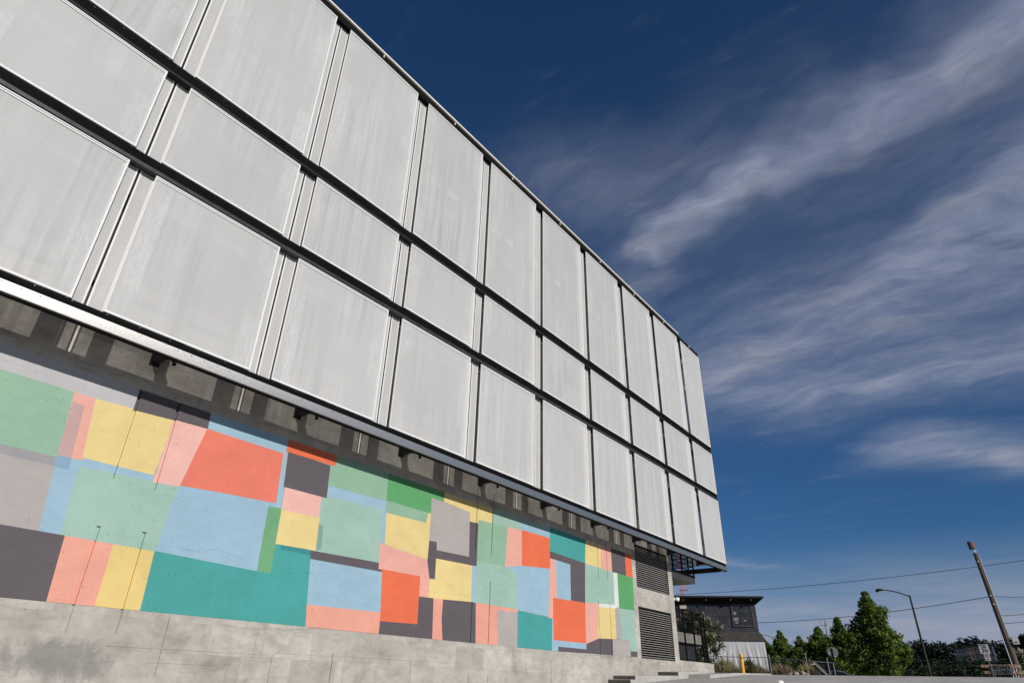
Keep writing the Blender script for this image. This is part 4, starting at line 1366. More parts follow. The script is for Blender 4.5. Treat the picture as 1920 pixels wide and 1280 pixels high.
def wb(name, material, t0, t1, d0, d1, h0, h1, parent=None):
    s_ = MB(); s_.obox(O_, U_, N_, Z_, t0, t1, d0, d1, h0, h1)
    return s_.build(name, material, parent or wh)


wb('wall', 'black_siding', -6, WLEN, -9, 0, H0 - 1, 8.55)
# cladding panels, each a little proud
rng = random.Random(3)
hh = 6.05
row = 0
while hh < 8.4:
    t_ = -1.0 + (row % 2) * 0.35
    while t_ < WLEN - 0.3:
        wv = rng.uniform(0.55, 0.95)
        if not (t_ + wv > 4.85 and t_ < 6.8):
            wb('panel', 'black_siding', t_ + 0.012, min(t_ + wv, WLEN) - 0.012, 0.0, 0.012 + rng.random() * 0.02, hh + 0.01, hh + 0.40)
        t_ += wv
    hh += 0.42
    row += 1
# roof with deep eaves, raking to the right
s = MB()
for (t_, d_, h_) in ((-6.3, 1.0, 9.12), (WLEN + 0.75, 1.0, 8.98), (WLEN + 0.75, -9.2, 8.98), (-6.3, -9.2, 9.12)):
    s.v.append(tuple(O_ + U_ * t_ + N_ * d_ + Z_ * h_))
for (t_, d_, h_) in ((-6.3, 0.98, 8.97), (WLEN + 0.72, 0.98, 8.83), (WLEN + 0.02, 0.02, 8.40), (WLEN + 0.02, -9.2, 8.40), (-6.3, -9.2, 8.5), (-6.3, 0.02, 8.50)):
    s.v.append(tuple(O_ + U_ * t_ + N_ * d_ + Z_ * h_))
s.f = [(0, 1, 2, 3), (0, 4, 5, 1), (4, 9, 6, 5), (1, 5, 6, 7, 2), (0, 3, 8, 9, 4)]
rf = s.build('roof', 'roof_dark', wh)
for t_ in (0.5, 2.6, 4.8, 6.6):
    wb('rafter_end', 'frame_rust', t_, t_ + 0.12, 0.1, 0.92, 8.62, 8.74, rf)
# boarded windows
for (t0, t1, h0, h1, nx, nz_) in ((4.96, 6.66, 6.55, 8.42, 4, 3), (0.25, 2.55, 6.9, 8.42, 3, 2)):
    wn = wb('window', 'frame_rust', t0 - 0.09, t1 + 0.09, 0.0, 0.05, h0 - 0.09, h1 + 0.02)
    for i in range(nx):
        for k in range(nz_):
            ta = t0 + (t1 - t0) * i / nx; tb = t0 + (t1 - t0) * (i + 1) / nx
            ha = h0 + (h1 - h0) * k / nz_; hb = h0 + (h1 - h0) * (k + 1) / nz_
            wb('pane', 'pane_dark', ta + 0.03, tb - 0.03, 0.05, 0.062, ha + 0.03, hb - 0.03, wn)
    for (ta, tb, ha, hb) in ((t0 - 0.09, t0, h0 - 0.09, h1), (t1, t1 + 0.09, h0 - 0.09, h1), (t0, t1, h0 - 0.09, h0)):
        wb('frame', 'frame_rust', ta, tb, 0.05, 0.11, ha, hb, wn)
wb('notice_board', 'board_white', 0.20, 0.85, 0.052, 0.09, 8.0, 8.34)
for (t_, h_, r_) in ((5.2, 7.05, 0.22), (5.16, 7.6, 0.14), (5.22, 6.85, 0.15), (6.0, 6.98, 0.10)):
    s = MB(); c = O_ + U_ * t_ + N_ * 0.064 + Z_ * h_
    s.poly([c + U_ * (r_ * math.cos(a) * (1 + .2 * math.sin(3 * a))) + Z_ * (r_ * math.sin(a)) for a in [k * 0.524 for k in range(12)]])
    s.build('paint_splash', 'sign_back', wh)
# lean-to awning
s = MB()
pts = [(1.6, 0.02, 6.02), (WLEN + 0.05, 0.02, 6.02), (WLEN + 0.35, 1.0, 5.32), (1.3, 1.0, 5.32)]
for (t_, d_, h_) in pts:
    s.v.append(tuple(O_ + U_ * t_ + N_ * d_ + Z_ * h_))
for (t_, d_, h_) in pts:
    s.v.append(tuple(O_ + U_ * t_ + N_ * d_ + Z_ * (h_ - 0.12)))
s.f = [(0, 1, 2, 3), (4, 7, 6, 5), (3, 2, 6, 7), (1, 5, 6, 2), (0, 3, 7, 4)]
s.build('awning', 'awning_shingle', wh)
# wrinkled tarps hung from the awning edge
for (t0, t1, htop, seed_, hb) in ((2.35, WLEN + 0.22, 5.25, 1, H0 - 0.25), (0.25, 1.95, 4.75, 2, H0 - 0.4)):
    s = MB()
    rr = random.Random(seed_)
    ph = [rr.uniform(0, 6.28) for _ in range(8)]
    nx, nz_ = 70, 24
    for i in range(nx + 1):
        for k in range(nz_ + 1):
            a = i / nx; q = k / nz_
            t_ = t0 + (t1 - t0) * a
            tt = t_ + 0.5 * q * math.sin(a * 5 + seed_)
            d_ = 0.92 + q * (0.06 * math.sin(tt * 9 + ph[0]) + 0.05 * math.sin(tt * 17 + ph[1] + q * 2) + 0.03 * math.sin(tt * 29 + ph[2] - q * 5)) + 0.12 * q
            s.v.append(tuple(O_ + U_ * t_ + N_ * d_ + Z_ * (htop - q * (htop - hb) - 0.05 * math.sin(math.pi * ((a * 6) % 1)) * (1 - q))))
    for i in range(nx):
        for k in range(nz_):
            a = i * (nz_ + 1) + k
            s.f.append((a, a + nz_ + 1, a + nz_ + 2, a + 1))
    s.build('tarp', 'tarp', wh, True)
wb('door', 'rust', 2.0, 2.32, 0.6, 0.66, H0 - 0.3, 4.4)
for t_ in (-1.0, 1.9, 4.6, WLEN + 0.2):
    wb('awning_post', 'frame_rust', t_, t_ + 0.08, 0.80, 0.88, H0 - 0.4, 5.28)

# ------------------------------------------------------------------ chain-link fence, gate, weeds
FY = 47.0
cf = empty('chain_link_fence', (-15, FY, ground_z(-15, FY))); tag(cf, 'grey chain-link fence in front of the dry weeds', 'fence')
posts = [(-18.6, 3.30), (-16.9, 3.45), (-14.5, 3.40), (-12.2, 3.46)]
for x, zt in posts:
    s = MB(); s.tube([(x, FY, ground_z(x, FY) - 0.2), (x, FY, zt)], 0.032, 8)
    s.build('post', 'galvanised', cf)
s = MB(); s.tube([(-19.6, FY, 3.30), (-18.4, FY, 3.29), (-14.5, FY, 3.21), (-12.2, FY, 3.04)], 0.024, 6)
s.build('top_rail', 'galvanised', cf)
s = MB()
x = -19.5
while x < -12.2:
    zt = 3.04 + (-12.2 - x) * 0.035
    zb = ground_z(x, FY)
    hgt = zt - zb
    for sg in (1, -1):
        x1 = x + sg * hgt * 0.9
        if -19.6 < x1 < -12.2:
            s.tube([(x, FY, zb), (x1, FY, zt - 0.02)], 0.0022, 3, False)
    x += 0.11
o = s.build('chain_mesh', 'galvanised', cf); tag(o, kind='stuff')
for (x, zc, wd, hg, m_) in ((-18.55, 2.98, 0.24, 0.15, 'sign_red'), (-15.95, 2.97, 0.28, 0.15, 'sign_red')):
    s = MB(); s.box(x - wd / 2, x + wd / 2, FY - 0.06, FY - 0.035, zc - hg / 2, zc + hg / 2)
    s.build('notice', m_, cf)

gt = empty('gate', (-11.5, FY + 0.1, ground_z(-11.5, FY))); tag(gt, 'chain-link gate with dark screen and diagonal brace beside the weeds', 'gate')
gz_ = street_z(FY)
s = MB(); s.tube([(-11.0, FY + 0.2, gz_ - 0.2), (-11.0, FY + 0.2, 3.20)], 0.035, 8); s.build('post', 'galvanised', gt)
s = MB(); s.tube([(-12.1, FY, 3.03), (-11.45, FY + 0.1, 2.96), (-10.6, FY + 0.3, 2.90)], 0.026, 6); s.build('top_rail', 'galvanised', gt)
s = MB(); s.tube([(-11.85, FY + 0.05, 2.98), (-11.0, FY + 0.2, 2.02)], 0.018, 6); s.tube([(-11.75, FY + 0.06, 2.98), (-10.92, FY + 0.2, 2.05)], 0.012, 6); s.build('brace', 'galvanised', gt)
for x in (-11.35, -10.68):
    s = MB(); s.tube([(x, FY + 0.24, gz_ - 0.1), (x, FY + 0.24, 2.93)], 0.022, 6); s.build('upright', 'galvanised', gt)
s = MB(); s.quad((-11.85, FY + 0.12, gz_), (-10.62, FY + 0.32, gz_), (-10.62, FY + 0.32, 2.90), (-11.85, FY + 0.12, 2.97)); s.build('screen', 'privacy_mesh', gt)
s = MB(); s.box(-11.98, -11.74, FY - 0.05, FY - 0.02, 2.79, 2.90); nt = s.build('notice', 'sign_white', gt)
s = MB(); s.box(-11.97, -11.75, FY - 0.056, FY - 0.052, 2.845, 2.895); s.build('red_band', 'sign_red', nt)

# weeds on the bank
rng = random.Random(44)


def blades(name, material, n_, xr, yr, hmax, label, seed_):
    rg = random.Random(seed_)
    s_ = MB()
    for _ in range(n_):
        x_ = rg.uniform(*xr); y_ = rg.uniform(*yr)
        z_ = ground_z(x_, y_) - 0.05
        hh_ = hmax * rg.uniform(0.35, 1.0) * (0.55 + 0.45 * math.sin(x_ * 1.7 + y_ * 0.6 + seed_) ** 2)
        a = rg.uniform(0, 6.28)
        lx, ly = math.cos(a) * hh_ * 0.35, math.sin(a) * hh_ * 0.35
        wv = rg.uniform(0.015, 0.04)
        s_.poly([(x_ - wv, y_, z_), (x_ + wv, y_, z_), (x_ + lx * 0.5 + wv * 0.8, y_ + ly * 0.5, z_ + hh_ * 0.6), (x_ + lx, y_ + ly, z_ + hh_)])
    o_ = s_.build(name, material)
    tag(o_, label, 'weeds', kind='stuff')


blades('weeds', 'weed', 7000, (-20.5, -12.0), (47.4, 52), 1.25, 'dry yellow-green weeds covering the bank', 3)
blades('weeds', 'weed_brown', 4200, (-16.5, -12.2), (47.3, 49), 1.05, 'brown seed heads among the weeds', 9)
rng = random.Random(71)
for nm, (x, y, h, rr_) in (('a', (-18.0, 46.2, 1.3, 0.55)), ('b', (-15.6, 46.4, 1.25, 0.45))):
    sh = empty('weed_bush', (x, y, ground_z(x, y)))
    tag(sh, 'leafy green weed bush against the white tarps, left of the bollard' if nm == 'a' else 'leafy green weed bush behind the yellow bollard', 'bush')
    s = MB(); st = MB()
    for k in range(26):
        c = Vector((x + rng.uniform(-rr_, rr_), y + rng.uniform(-.3, .3), ground_z(x, y) + rng.uniform(0.1, 1.0) * h))
        st.tube([(x, y, ground_z(x, y)), tuple(c)], [0.012, 0.005], 4)
        leaf_quads(s, c, 0.17, 22, 0.06, rng)
    s.build('foliage', 'leaf_myrtle', sh); st.build('stem', 'bark', sh)
# rubble at the end of the bank
for k in range(16):
    x = rng.uniform(-13.3, -11.9); y = rng.uniform(45.6, 46.6)
    r_ = rng.uniform(0.09, 0.22)
    bm = bmesh.new(); bmesh.ops.create_icosphere(bm, subdivisions=2, radius=r_)
    for v_ in bm.verts:
        v_.co *= rng.uniform(0.75, 1.2); v_.co.z *= 0.75
    me = bpy.data.meshes.new('rock'); bm.to_mesh(me); bm.free(); me.materials.append(MATS['rock'])
    o = bpy.data.objects.new('rock', me); COL.objects.link(o)
    zr = ground_z(x, y)
    o.location = (x, y, zr + r_ * 0.5 + (0.22 if k % 3 == 0 else 0.0))
    tag(o, 'rough tan rock in the rubble at the end of the weedy bank', 'rock', 'rocks in the rubble heap')

# ------------------------------------------------------------------ street furniture
# yellow bollard
bx_, by_ = -12.45, 35.8
zb = 2.00
bo = empty('bollard', (bx_, by_, zb)); tag(bo, 'yellow steel bollard at the end of the raised walk', 'bollard')
s = MB(); s.tube([(bx_, by_, zb), (bx_, by_, zb + 0.86), (bx_, by_, zb + 0.90)], [0.085, 0.085, 0.06], 16); s.build('pipe', 'yellow_paint', bo, False)
s = MB(); s.tube([(bx_ + 0.005, by_ - 0.012, zb + 0.70), (bx_ + 0.005, by_ - 0.012, zb + 0.735)], 0.083, 16); s.build('dark_band', 'sign_black', bo)
# white post whose cap shows at the bottom of the view
px_, py_ = -3.59, 12.0
zg = street_z(py_)
wp = empty('marker_post', (px_, py_, zg)); tag(wp, 'short white round marker post standing in the street', 'post')
s = MB(); s.tube([(px_, py_, zg), (px_, py_, EYE + 0.150)], 0.050, 16); s.build('pipe', 'white_paint', wp)
s = MB(); s.tube([(px_, py_, EYE + 0.130), (px_, py_, EYE + 0.168), (px_, py_, EYE + 0.176)], [0.056, 0.056, 0.045], 16); s.build('cap', 'white_paint', wp)

# stop sign seen from behind
p = W(-0.224, 0.0488, 55.0)
zg = ground_z(p.x, 55)
ss = empty('stop_sign', (p.x, 55, zg)); tag(ss, 'grey back of an octagonal stop sign on a black post', 'sign')
s = MB(); r_ = 0.36
ring = [(p.x + r_ * math.cos(R(22.5 + 45 * k)), p.z + r_ * math.sin(R(22.5 + 45 * k))) for k in range(8)]
for yy in (54.99, 55.0):
    for x, z in ring:
        s.v.append((x, yy + (x - p.x) * 0.25, z))
s.f = [tuple(range(8)), tuple(range(8, 16))[::-1]] + [(k, k + 8, (k + 1) % 8 + 8, (k + 1) % 8) for k in range(8)]
pl_ = s.build('plate', 'sign_back', ss)
for dx, dz, w_, m_ in ((-0.2, -0.05, 0.05, 'sign_white'), (-0.19, -0.2, 0.03, 'sign_white'), (0.17, -0.14, 0.04, 'sign_red'), (0.15, -0.27, 0.05, 'sign_white'), (0.12, 0.02, 0.03, 'sign_black')):
    s = MB(); x = p.x + dx; s.box(x - w_, x + w_, 54.97 + dx * 0.25, 54.98 + dx * 0.25, p.z + dz - w_ * 0.7, p.z + dz + w_ * 0.7); s.build('sticker', m_, pl_)
s = MB(); s.box(p.x - 0.03, p.x + 0.03, 54.90, 54.955, zg - 0.2, p.z + 0.28); s.build('post', 'black_metal', ss)

# traffic cone
x, y = -0.2525 * 50, 50.0
zg = 0.0216 * y + EYE - 0.12
cn = empty('traffic_cone', (x, y, ground_z(x, y))); tag(cn, 'small orange traffic cone with white collar by the gate', 'cone')
zg = ground_z(x, y)
ht = 0.0253 * y + EYE - zg
s = MB(); s.box(x - 0.18, x + 0.18, y - 0.18, y + 0.18, zg, zg + 0.04); s.build('base', 'cone_orange', cn)
for (a, b2, m_) in ((0.04, 0.42, 'cone_orange'), (0.42, 0.68, 'white_paint'), (0.68, 1.0, 'cone_orange')):
    ra, rb = 0.15 * (1 - a) + 0.03, 0.15 * (1 - b2) + 0.03
    s = MB(); s.tube([(x, y, zg + ht * a), (x, y, zg + ht * b2)], [ra, rb], 12); s.build('collar' if m_ == 'white_paint' else 'cone_body', m_, cn)


def lamp(name, label, kx, kztop, khx, khz, y):
    p_ = W(kx, kztop, y); h_ = W(khx, khz, y)
    z0_ = ground_z(p_.x, y)
    L = empty(name, (p_.x, y, z0_)); tag(L, label, 'street lamp')
    s_ = MB(); s_.tube([(p_.x, y, z0_ - 0.2), (p_.x, y, z0_ + 0.5), (p_.x, y, p_.z + 0.1)], [0.13, 0.11, 0.075], 10); s_.build('pole', 'lamp_metal', L)
    s_ = MB()
    d = h_ - p_
    pts_ = [p_ + Vector((d.x * q, 0, d.z * math.sin(q * 1.57) ** 0.9)) for q in (0, 0.2, 0.4, 0.6, 0.75, 0.85)]
    s_.tube(pts_, [0.05, 0.048, 0.045, 0.042, 0.04, 0.038], 8); s_.build('arm', 'lamp_metal', L)
    e = pts_[-1]
    s_ = MB()
    s_.tube([e + Vector((0.1, 0, 0)), e + Vector((-0.05, 0, 0.01)), e + Vector((-0.35, 0, -0.03)), e + Vector((-0.55, 0, -0.05))], [0.05, 0.10, 0.17, 0.08], 10)
    hd_ = s_.build('head', 'lamp_metal', L, True)
    s_ = MB(); s_.tube([e + Vector((-0.12, 0, -0.07)), e + Vector((-0.32, 0, -0.17)), e + Vector((-0.48, 0, -0.10))], [0.07, 0.11, 0.04], 10); s_.build('lens', 'pipe_white', hd_)
    return L


lamp('street_lamp', 'dark street lamp with long curved arm beside the tallest tree', -0.118, 0.1125, -0.153, 0.1224, 68)
lamp('street_lamp', 'small far street lamp beside the black warehouse', -0.296, 0.0662, -0.317, 0.0722, 112)

# leaning utility pole
PY = 58.0
zg = ground_z(-1.7, PY)
pb = Vector((-1.62, PY, zg)); pt = W(-0.0345, 0.1590, PY)
up_ = empty('utility_pole', pb); tag(up_, 'leaning wooden utility pole with a rusty can on top', 'utility pole')
s = MB(); s.tube([pb - Vector((0, 0, 0.4)), pb.lerp(pt, 0.5), pt], [0.20, 0.175, 0.14], 12); s.build('shaft', 'pole_wood', up_)
s = MB(); s.tube([pt, pt + Vector((-0.03, 0, 0.30))], 0.03, 6); s.tube([pt + Vector((0.1, 0, -0.1)), pt + Vector((0.05, 0, 0.3))], 0.02, 6); s.build('bracket', 'galvanised', up_)
s = MB(); c0 = pt + Vector((-0.06, 0, 0.28)); s.tube([c0, c0 + Vector((-0.03, 0, 0.50)), c0 + Vector((-0.03, 0, 0.53))], [0.21, 0.22, 0.16], 16); s.build('can', 'rust', up_)
s = MB(); a = pb.lerp(pt, 0.0) + Vector((-0.24, -0.12, 0)); b2 = pb.lerp(pt, 0.42) + Vector((-0.22, -0.12, 0)); s.tube([a, b2], 0.035, 6)
s.tube([pb.lerp(pt, 0.45) + Vector((0.17, -0.1, 0)), pb.lerp(pt, 0.98) + Vector((0.15, -0.1, 0))], 0.022, 6); s.build('conduit', 'pipe_white', up_)
s = MB(); c = pb.lerp(pt, 0.36); s.box(c.x + 0.28, c.x + 0.62, PY - 0.22, PY - 0.05, c.z - 0.1, c.z + 0.32)
s.tube([(c.x + 0.1, PY - 0.13, c.z), (c.x + 0.3, PY - 0.13, c.z)], 0.03, 6); bxx = s.build('meter_box', 'sign_white', up_)
s = MB(); s.box(c.x + 0.36, c.x + 0.52, PY - 0.226, PY - 0.222, c.z - 0.02, c.z + 0.04); s.build('slot', 'sign_black', bxx)
s = MB()
for q in (0.93, 0.68, 0.62):
    c = pb.lerp(pt, q); s.tube([c + Vector((0, -0.18, 0)), c + Vector((0, -0.28, 0.02))], 0.05, 8)
s.build('insulator', 'pipe_white', up_)


def wire(label, a, b_, sag, r_=0.018):
    a = Vector(a); b_ = Vector(b_)
    pts_ = []
    for k in range(25):
        q = k / 24
        pts_.append(a.lerp(b_, q) - Vector((0, 0, sag * 4 * q * (1 - q))))
    s_ = MB(); s_.tube(pts_, r_, 5)
    o_ = s_.build('overhead_wire', 'wire'); tag(o_, label, 'wire', 'overhead wires')


a1 = W(-0.47, 0.1325, 76.0); a2 = W(0.06, 0.1502, 76.0)
# two far poles carry the upper wire (one behind the building, one beyond the right edge)
for nm, q in (('behind the building', a1), ('beyond the blossom tree', a2)):
    z0_ = ground_z(q.x, q.y)
    pw = empty('utility_pole', (q.x, q.y, z0_)); tag(pw, 'upright wooden utility pole ' + nm, 'utility pole')
    s = MB(); s.tube([(q.x, q.y, z0_ - 0.3), (q.x, q.y, q.z + 0.5)], [0.17, 0.12], 10); s.build('shaft', 'pole_wood', pw)
wire('upper overhead wire crossing the sky above the lamp', a1, a2, 0.55, 0.024)
pc = pb.lerp(pt, 0.68)
wire('overhead wire running from the leaning pole past the lamp to the warehouse', pc, O_ + U_ * (WLEN - 0.02) - N_ * 6 + Z_ * 7.3, 0.35, 0.022)
for (dz, kz_, lab) in ((0.02, 0.118, 'top overhead wire leaving the leaning pole away from the warehouse'), (-1.25, 0.107, 'middle overhead wire leaving the leaning pole away from the warehouse'), (-1.75, 0.101, 'lowest overhead wire leaving the leaning pole away from the warehouse')):
    wire(lab, pc + Vector((0, 0, dz)), a2 + Vector((0, 0, (kz_ - 0.1502) * 76)), 0.45, 0.018)

# speed limit sign
p = W(-0.0555, 0.0508, 62.0)
zg = ground_z(p.x, 62)
sp_ = empty('speed_sign', (p.x, 62, zg)); tag(sp_, 'white speed limit 30 sign with a small no parking plate below', 'sign')
s = MB(); s.box(p.x - 0.02 + 0.06, p.x + 0.04 + 0.06, 62.03, 62.08, zg - 0.2, p.z + 0.3); s.build('post', 'galvanised', sp_)
s = MB(); s.box(p.x - 0.29, p.x + 0.29, 62.0, 62.02, p.z - 0.29, p.z + 0.33); pla = s.build('plate', 'sign_white', sp_)


def text(body, size, loc, material, parent, width=None, bold=0.0):
    cu = bpy.data.curves.new('lettering', 'FONT')
    cu.body = body
    cu.size = size
    cu.align_x = 'CENTER'; cu.align_y = 'CENTER'
    cu.extrude = 0.002
    cu.offset = bold
    cu.resolution_u = 3
    tmp = bpy.data.objects.new('lettering', cu)
    COL.objects.link(tmp)
    dg = bpy.context.evaluated_depsgraph_get()
    me_ = bpy.data.meshes.new_from_object(tmp.evaluated_get(dg))
    bpy.data.objects.remove(tmp)
    kx_ = 1.0
    if width:
        wd_ = max(v_.co.x for v_ in me_.vertices) - min(v_.co.x for v_ in me_.vertices)
        kx_ = width / wd_
    for v_ in me_.vertices:
        x_, y_, z_ = v_.co
        v_.co = (loc[0] + x_ * kx_, loc[1] - z_, loc[2] + y_)
    me_.materials.clear()
    me_.materials.append(MATS[material])
    me_.name = 'lettering'
    return link('lettering', me_, None, parent)


text('SPEED', 0.15, (p.x, 61.995, p.z + 0.235), 'sign_black', pla, 0.40, 0.002)
text('LIMIT', 0.15, (p.x, 61.995, p.z + 0.100), 'sign_black', pla, 0.34, 0.002)
text('30', 0.34, (p.x, 61.995, p.z - 0.110), 'sign_black', pla, 0.40, 0.006)
s = MB(); q = p + Vector((0.04, 0, -0.53)); s.box(q.x - 0.17, q.x + 0.17, 62.0, 62.02, q.z - 0.22, q.z + 0.21); pl2 = s.build('small_plate', 'sign_white', sp_)
s = MB()
for k in range(20):
    a0, a1_ = k * math.pi / 10, (k + 1) * math.pi / 10
    s.quad((q.x + 0.10 * math.cos(a0), 61.996, q.z + 0.07 + 0.10 * math.sin(a0)), (q.x + 0.10 * math.cos(a1_), 61.996, q.z + 0.07 + 0.10 * math.sin(a1_)),
           (q.x + 0.135 * math.cos(a1_), 61.996, q.z + 0.07 + 0.135 * math.sin(a1_)), (q.x + 0.135 * math.cos(a0), 61.996, q.z + 0.07 + 0.135 * math.sin(a0)))
s.quad((q.x - 0.09, 61.995, q.z + 0.15), (q.x - 0.07, 61.995, q.z + 0.17), (q.x + 0.09, 61.995, q.z - 0.01), (q.x + 0.07, 61.995, q.z - 0.03))
s.build('red_ring', 'sign_red', pl2)
text('P', 0.17, (q.x, 61.997, q.z + 0.07), 'sign_red', pl2)
s = MB(); s.box(q.x - 0.11, q.x + 0.11, 61.992, 61.997, q.z - 0.155, q.z - 0.115); s.build('bar', 'sign_black', pl2)

# road closed barricade
BY = 54.0
bz = ground_z(-2.4, BY)
bc = empty('barricade', (-2.4, BY, bz)); tag(bc, 'striped wooden barricade with a road closed board', 'barricade')
for (z0_, z1_, x0, x1) in ((2.90, 3.06, -3.42, -1.36), (2.55, 2.70, -3.34, -1.24)):
    s = MB(); s.box(x0, x1, BY, BY + 0.04, z0_, z1_); bd = s.build('board', 'board_white', bc)
    k = 0
    x = x0 + 0.05
    while x < x1 - 0.4:
        s = MB(); s.poly([(x, BY - 0.004, z0_), (x + 0.14, BY - 0.004, z0_), (x + 0.26, BY - 0.004, z1_), (x + 0.12, BY - 0.004, z1_)]); s.build('stripe', 'board_orange', bd)
        x += 0.30
s = MB(); s.box(-2.93, -1.86, BY - 0.05, BY - 0.02, 2.52, 3.03); pn = s.build('board_sign', 'sign_back', bc)
text('ROAD', 0.30, (-2.39, BY - 0.055, 2.90), 'sign_black', pn, 0.86, 0.012)
text('CLOSED', 0.25, (-2.39, BY - 0.055, 2.65), 'sign_black', pn, 0.88, 0.010)
for x in (-2.80, -1.88, -1.62):
    s = MB(); s.tube([(x, BY + 0.06, bz - 0.02), (x - 0.06, BY + 0.06, 3.08)], 0.028, 6)
    s.tube([(x, BY - 0.35, bz - 0.01), (x, BY + 0.45, bz - 0.01)], 0.03, 6); s.build('leg', 'white_paint', bc)

# ------------------------------------------------------------------ cars


def car(label, x1, y, zg_, paint, scale=1.0):
    """saloon parked along x, nose towards +x; x1 is the nose"""
    c_ = empty('parked_car', (x1 - 2.25, y, zg_)); tag(c_, label, 'car', 'cars parked beyond the gate')
    side = [(-4.5, .45), (-4.5, .85), (-4.3, .98), (-3.75, 1.02), (-1.25, .98), (-.25, .80), (0, .62), (0, .35), (-.35, .28), (-4.2, .28)]
    s_ = MB()
    for yy, inset in ((-0.86, 0.0), (-0.90, 0.02), (0.90, 0.02), (0.86, 0.0)):
        for (a, h) in side:
            s_.v.append((x1 + a, y + yy, zg_ + h))
    n_ = len(side)
    for r_ in range(3):
        for k_ in range(n_):
            s_.f.append((r_ * n_ + k_, r_ * n_ + (k_ + 1) % n_, (r_ + 1) * n_ + (k_ + 1) % n_, (r_ + 1) * n_ + k_))
    s_.f.append(tuple(range(n_))); s_.f.append(tuple(range(3 * n_, 4 * n_))[::-1])
    s_.build('body', paint, c_)
    cab = [(-3.95, 1.0), (-3.35, 1.42), (-2.95, 1.48), (-2.15, 1.46), (-1.85, 1.40), (-1.05, .97)]
    s_ = MB()
    for yy, k_ in ((-0.80, 1), (0.80, 1)):
        for (a, h) in cab:
            tum = 0.16 * max(0, (h - 1.0) / 0.45)
            s_.v.append((x1 + a, y + yy * (1 - tum), zg_ + h))
    n_ = len(cab)
    s_.f.append(tuple(range(n_))); s_.f.append(tuple(range(n_, 2 * n_))[::-1])
    for k_ in range(n_ - 1):
        s_.f.append((k_, k_ + 1, n_ + k_ + 1, n_ + k_))
    s_.build('cabin_glass', 'car_glass', c_)
    s_ = MB()
    for (i_, j_) in ((1, 2), (2, 3), (3, 4)):
        a, h = cab[i_]; a2_, h2 = cab[j_]
        w1 = 0.80 * (1 - 0.16 * (h - 1) / .45) + .012; w2 = 0.80 * (1 - 0.16 * (h2 - 1) / .45) + .012
        s_.quad((x1 + a, y - w1, zg_ + h + .015), (x1 + a2_, y - w2, zg_ + h2 + .015), (x1 + a2_, y + w2, zg_ + h2 + .015), (x1 + a, y + w1, zg_ + h + .015))
        s_.quad((x1 + a, y - w1, zg_ + h + .015), (x1 + a2_, y - w2, zg_ + h2 + .015), (x1 + a2_, y - w2 - .004, zg_ + h2 - .06), (x1 + a, y - w1 - .004, zg_ + h - .06))
    s_.build('roof', paint, c_)
    s_ = MB()
    for (a0_, h0_, a1__, h1_) in ((-3.95, 1.0, -3.35, 1.42), (-2.62, 1.0, -2.60, 1.46), (-1.85, 1.40, -1.05, .97)):
        s_.tube([(x1 + a0_, y - 0.80 * (1 - 0.16 * (h0_ - 1) / .45) - 0.01, zg_ + h0_), (x1 + a1__, y - 0.80 * (1 - 0.16 * (h1_ - 1) / .45) - 0.01, zg_ + h1_)], 0.035, 6)
    s_.build('pillar', paint, c_)
    for a in (-3.65, -0.85):
        for yy in (-0.84, 0.84):
            s_ = MB(); s_.tube([(x1 + a, y + yy - 0.10, zg_ + .32), (x1 + a, y + yy + 0.10, zg_ + .32)], .32, 16)
            wl = s_.build('wheel', 'tyre', c_)
            s_ = MB(); s_.tube([(x1 + a, y + yy - 0.108, zg_ + .32), (x1 + a, y + yy + 0.108, zg_ + .32)], .19, 12); s_.build('rim', 'galvanised', wl)
    s_ = MB(); s_.box(x1 - 1.62, x1 - 1.42, y - 1.02, y - 0.86, zg_ + .98, zg_ + 1.10); s_.build('mirror', paint, c_)
    s_ = MB(); s_.box(x1 - 0.22, x1 + 0.004, y - 0.80, y - 0.42, zg_ + .60, zg_ + .73); s_.build('headlight', 'pipe_white', c_)
    s_ = MB(); s_.box(x1 - 0.22, x1 + 0.004, y + 0.42, y + 0.80, zg_ + .60, zg_ + .73); s_.build('headlight', 'pipe_white', c_)
    return c_


cy_ = 56.0
car('grey saloon car half hidden behind the crest beside the gate', -10.15, cy_, 0.0273 * cy_ + EYE - 1.49, 'car_paint')
cy_ = 64.0
car('white car just showing beyond the grey saloon', -0.175 * cy_, cy_, 0.0236 * cy_ + EYE - 1.49, 'car_white')

# ------------------------------------------------------------------ far things
# antenna mast
AY = 260.0
p = W(-0.2265, 0.0900, AY)
zg = ground_z(p.x, AY)
am = empty('antenna_mast', (p.x, AY, zg)); tag(am, 'thin grey antenna mast rising behind the street trees', 'mast')
s = MB(); s.tube([(p.x, AY, zg), (p.x, AY, p.z - 1.0)], [0.45, 0.22], 8); s.build('mast', 'galvanised', am)
s = MB(); s.box(p.x - 1.6, p.x + 0.6, AY - 0.1, AY + 0.1, p.z - 2.3, p.z - 2.1); cr_ = s.build('crossbar', 'galvanised', am)
for dx, h in ((-1.5, 1.9), (0.1, 2.3), (0.5, 0.9)):
    s = MB(); s.tube([(p.x + dx, AY, p.z - 2.2), (p.x + dx, AY, p.z - 2.2 + h)], 0.12, 6); s.build('antenna', 'galvanised', am)

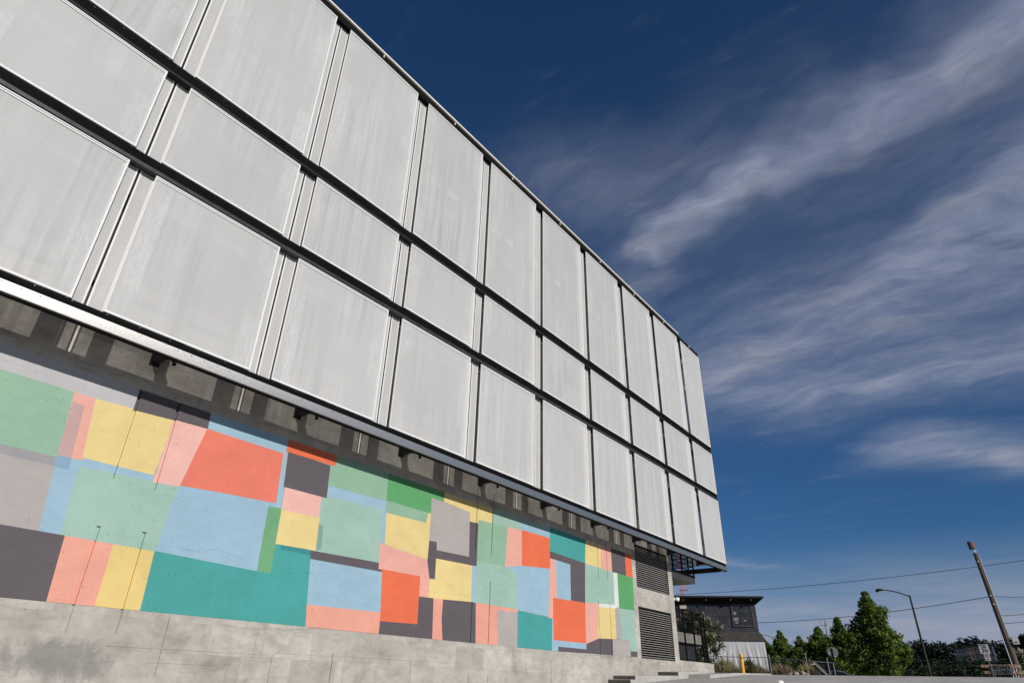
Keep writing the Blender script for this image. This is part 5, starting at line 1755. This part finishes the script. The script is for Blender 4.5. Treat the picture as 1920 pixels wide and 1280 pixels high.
# red tower crane mast far away
CY = 210.0
p = W(-0.428, 0.0, CY)
zg = ground_z(p.x, CY)
cm = empty('crane_mast', (p.x, CY, zg)); tag(cm, 'thin red crane mast glimpsed under the balcony', 'crane')
s = MB()
for dx in (-0.35, 0.35):
    for dy in (-0.35, 0.35):
        s.tube([(p.x + dx, CY + dy, zg), (p.x + dx, CY + dy, 44)], 0.05, 4)
s.build('corner_chord', 'crane_red', cm)
s = MB()
z = 20.0
sg = 1
while z < 43:
    s.tube([(p.x - 0.55 * sg, CY - 0.55, z), (p.x + 0.55 * sg, CY - 0.55, z + 1.2)], 0.02, 4)
    z += 1.2; sg = -sg
s.build('lacing', 'crane_red', cm)
s = MB(); s.box(p.x - 0.5, p.x + 2.2, CY - 0.2, CY + 0.2, 30.0, 30.25); s.tube([(p.x + 2.0, CY, 30.2), (p.x + 2.0, CY, 33)], 0.1, 4); s.build('platform', 'crane_red', cm)

# far apartment blocks on the hill
AY = 395.0
for (k0, k1, kt, m_, lab) in ((-0.0860, -0.0745, 0.0520, 'apartment_b', 'far dark-blue apartment block on the wooded hill'), (-0.0740, -0.0660, 0.0535, 'apartment_a', 'far tan apartment block on the wooded hill'),
                              (-0.0655, -0.0470, 0.0545, 'apartment_b', 'far slate-grey apartment block behind the speed sign')):
    x0, x1 = k0 * AY, k1 * AY
    zt = kt * AY + EYE
    ab = empty('apartment_block', ((x0 + x1) / 2, AY, ground_z(0, AY))); tag(ab, lab, 'building')
    s = MB(); s.box(x0, x1, AY, AY + 10, ground_z(0, AY) - 1, zt); s.build('wall', m_, ab)
    s = MB(); s.box(x0 - 0.2, x1 + 0.2, AY - 0.3, AY + 10.2, zt, zt + 0.35); s.build('roof', 'roof_dark', ab)
    nx = max(2, int((x1 - x0) / 1.3))
    for i in range(nx):
        for k in range(3):
            xa = x0 + (x1 - x0) * (i + 0.3) / nx; xb = x0 + (x1 - x0) * (i + 0.7) / nx
            za = zt - 1.9 - k * 2.6
            s = MB(); s.box(xa, xb, AY - 0.06, AY - 0.01, za, za + 1.3); s.build('window', 'pane_dark', ab)

# distant airliner
d = Vector((-0.24836, 0.91498, 0.31800)) * 4200
d.z += EYE
pl_ = empty('airliner', d); tag(pl_, 'tiny distant airliner in the blue sky beyond the building corner', 'aircraft')
f_ = Vector((1, 0.35, 0.05)).normalized(); r_ = Vector((-0.35, 1, 0)).normalized()
s = MB(); s.tube([d - f_ * 15, d - f_ * 11, d + f_ * 11, d + f_ * 15], [0.3, 1.7, 1.7, 0.3], 10); s.build('fuselage', 'aircraft_white', pl_)
s = MB()
for sg in (1, -1):
    s.poly([d + f_ * 3, d - f_ * 1.5, d - f_ * 6 + r_ * 15 * sg, d - f_ * 4.5 + r_ * 15 * sg])
s.build('wing', 'aircraft_white', pl_)
s = MB(); s.poly([d - f_ * 10, d - f_ * 14.5, d - f_ * 15.5 + Vector((0, 0, 5)), d - f_ * 13.5 + Vector((0, 0, 5))]); s.build('tail_fin', 'aircraft_white', pl_)
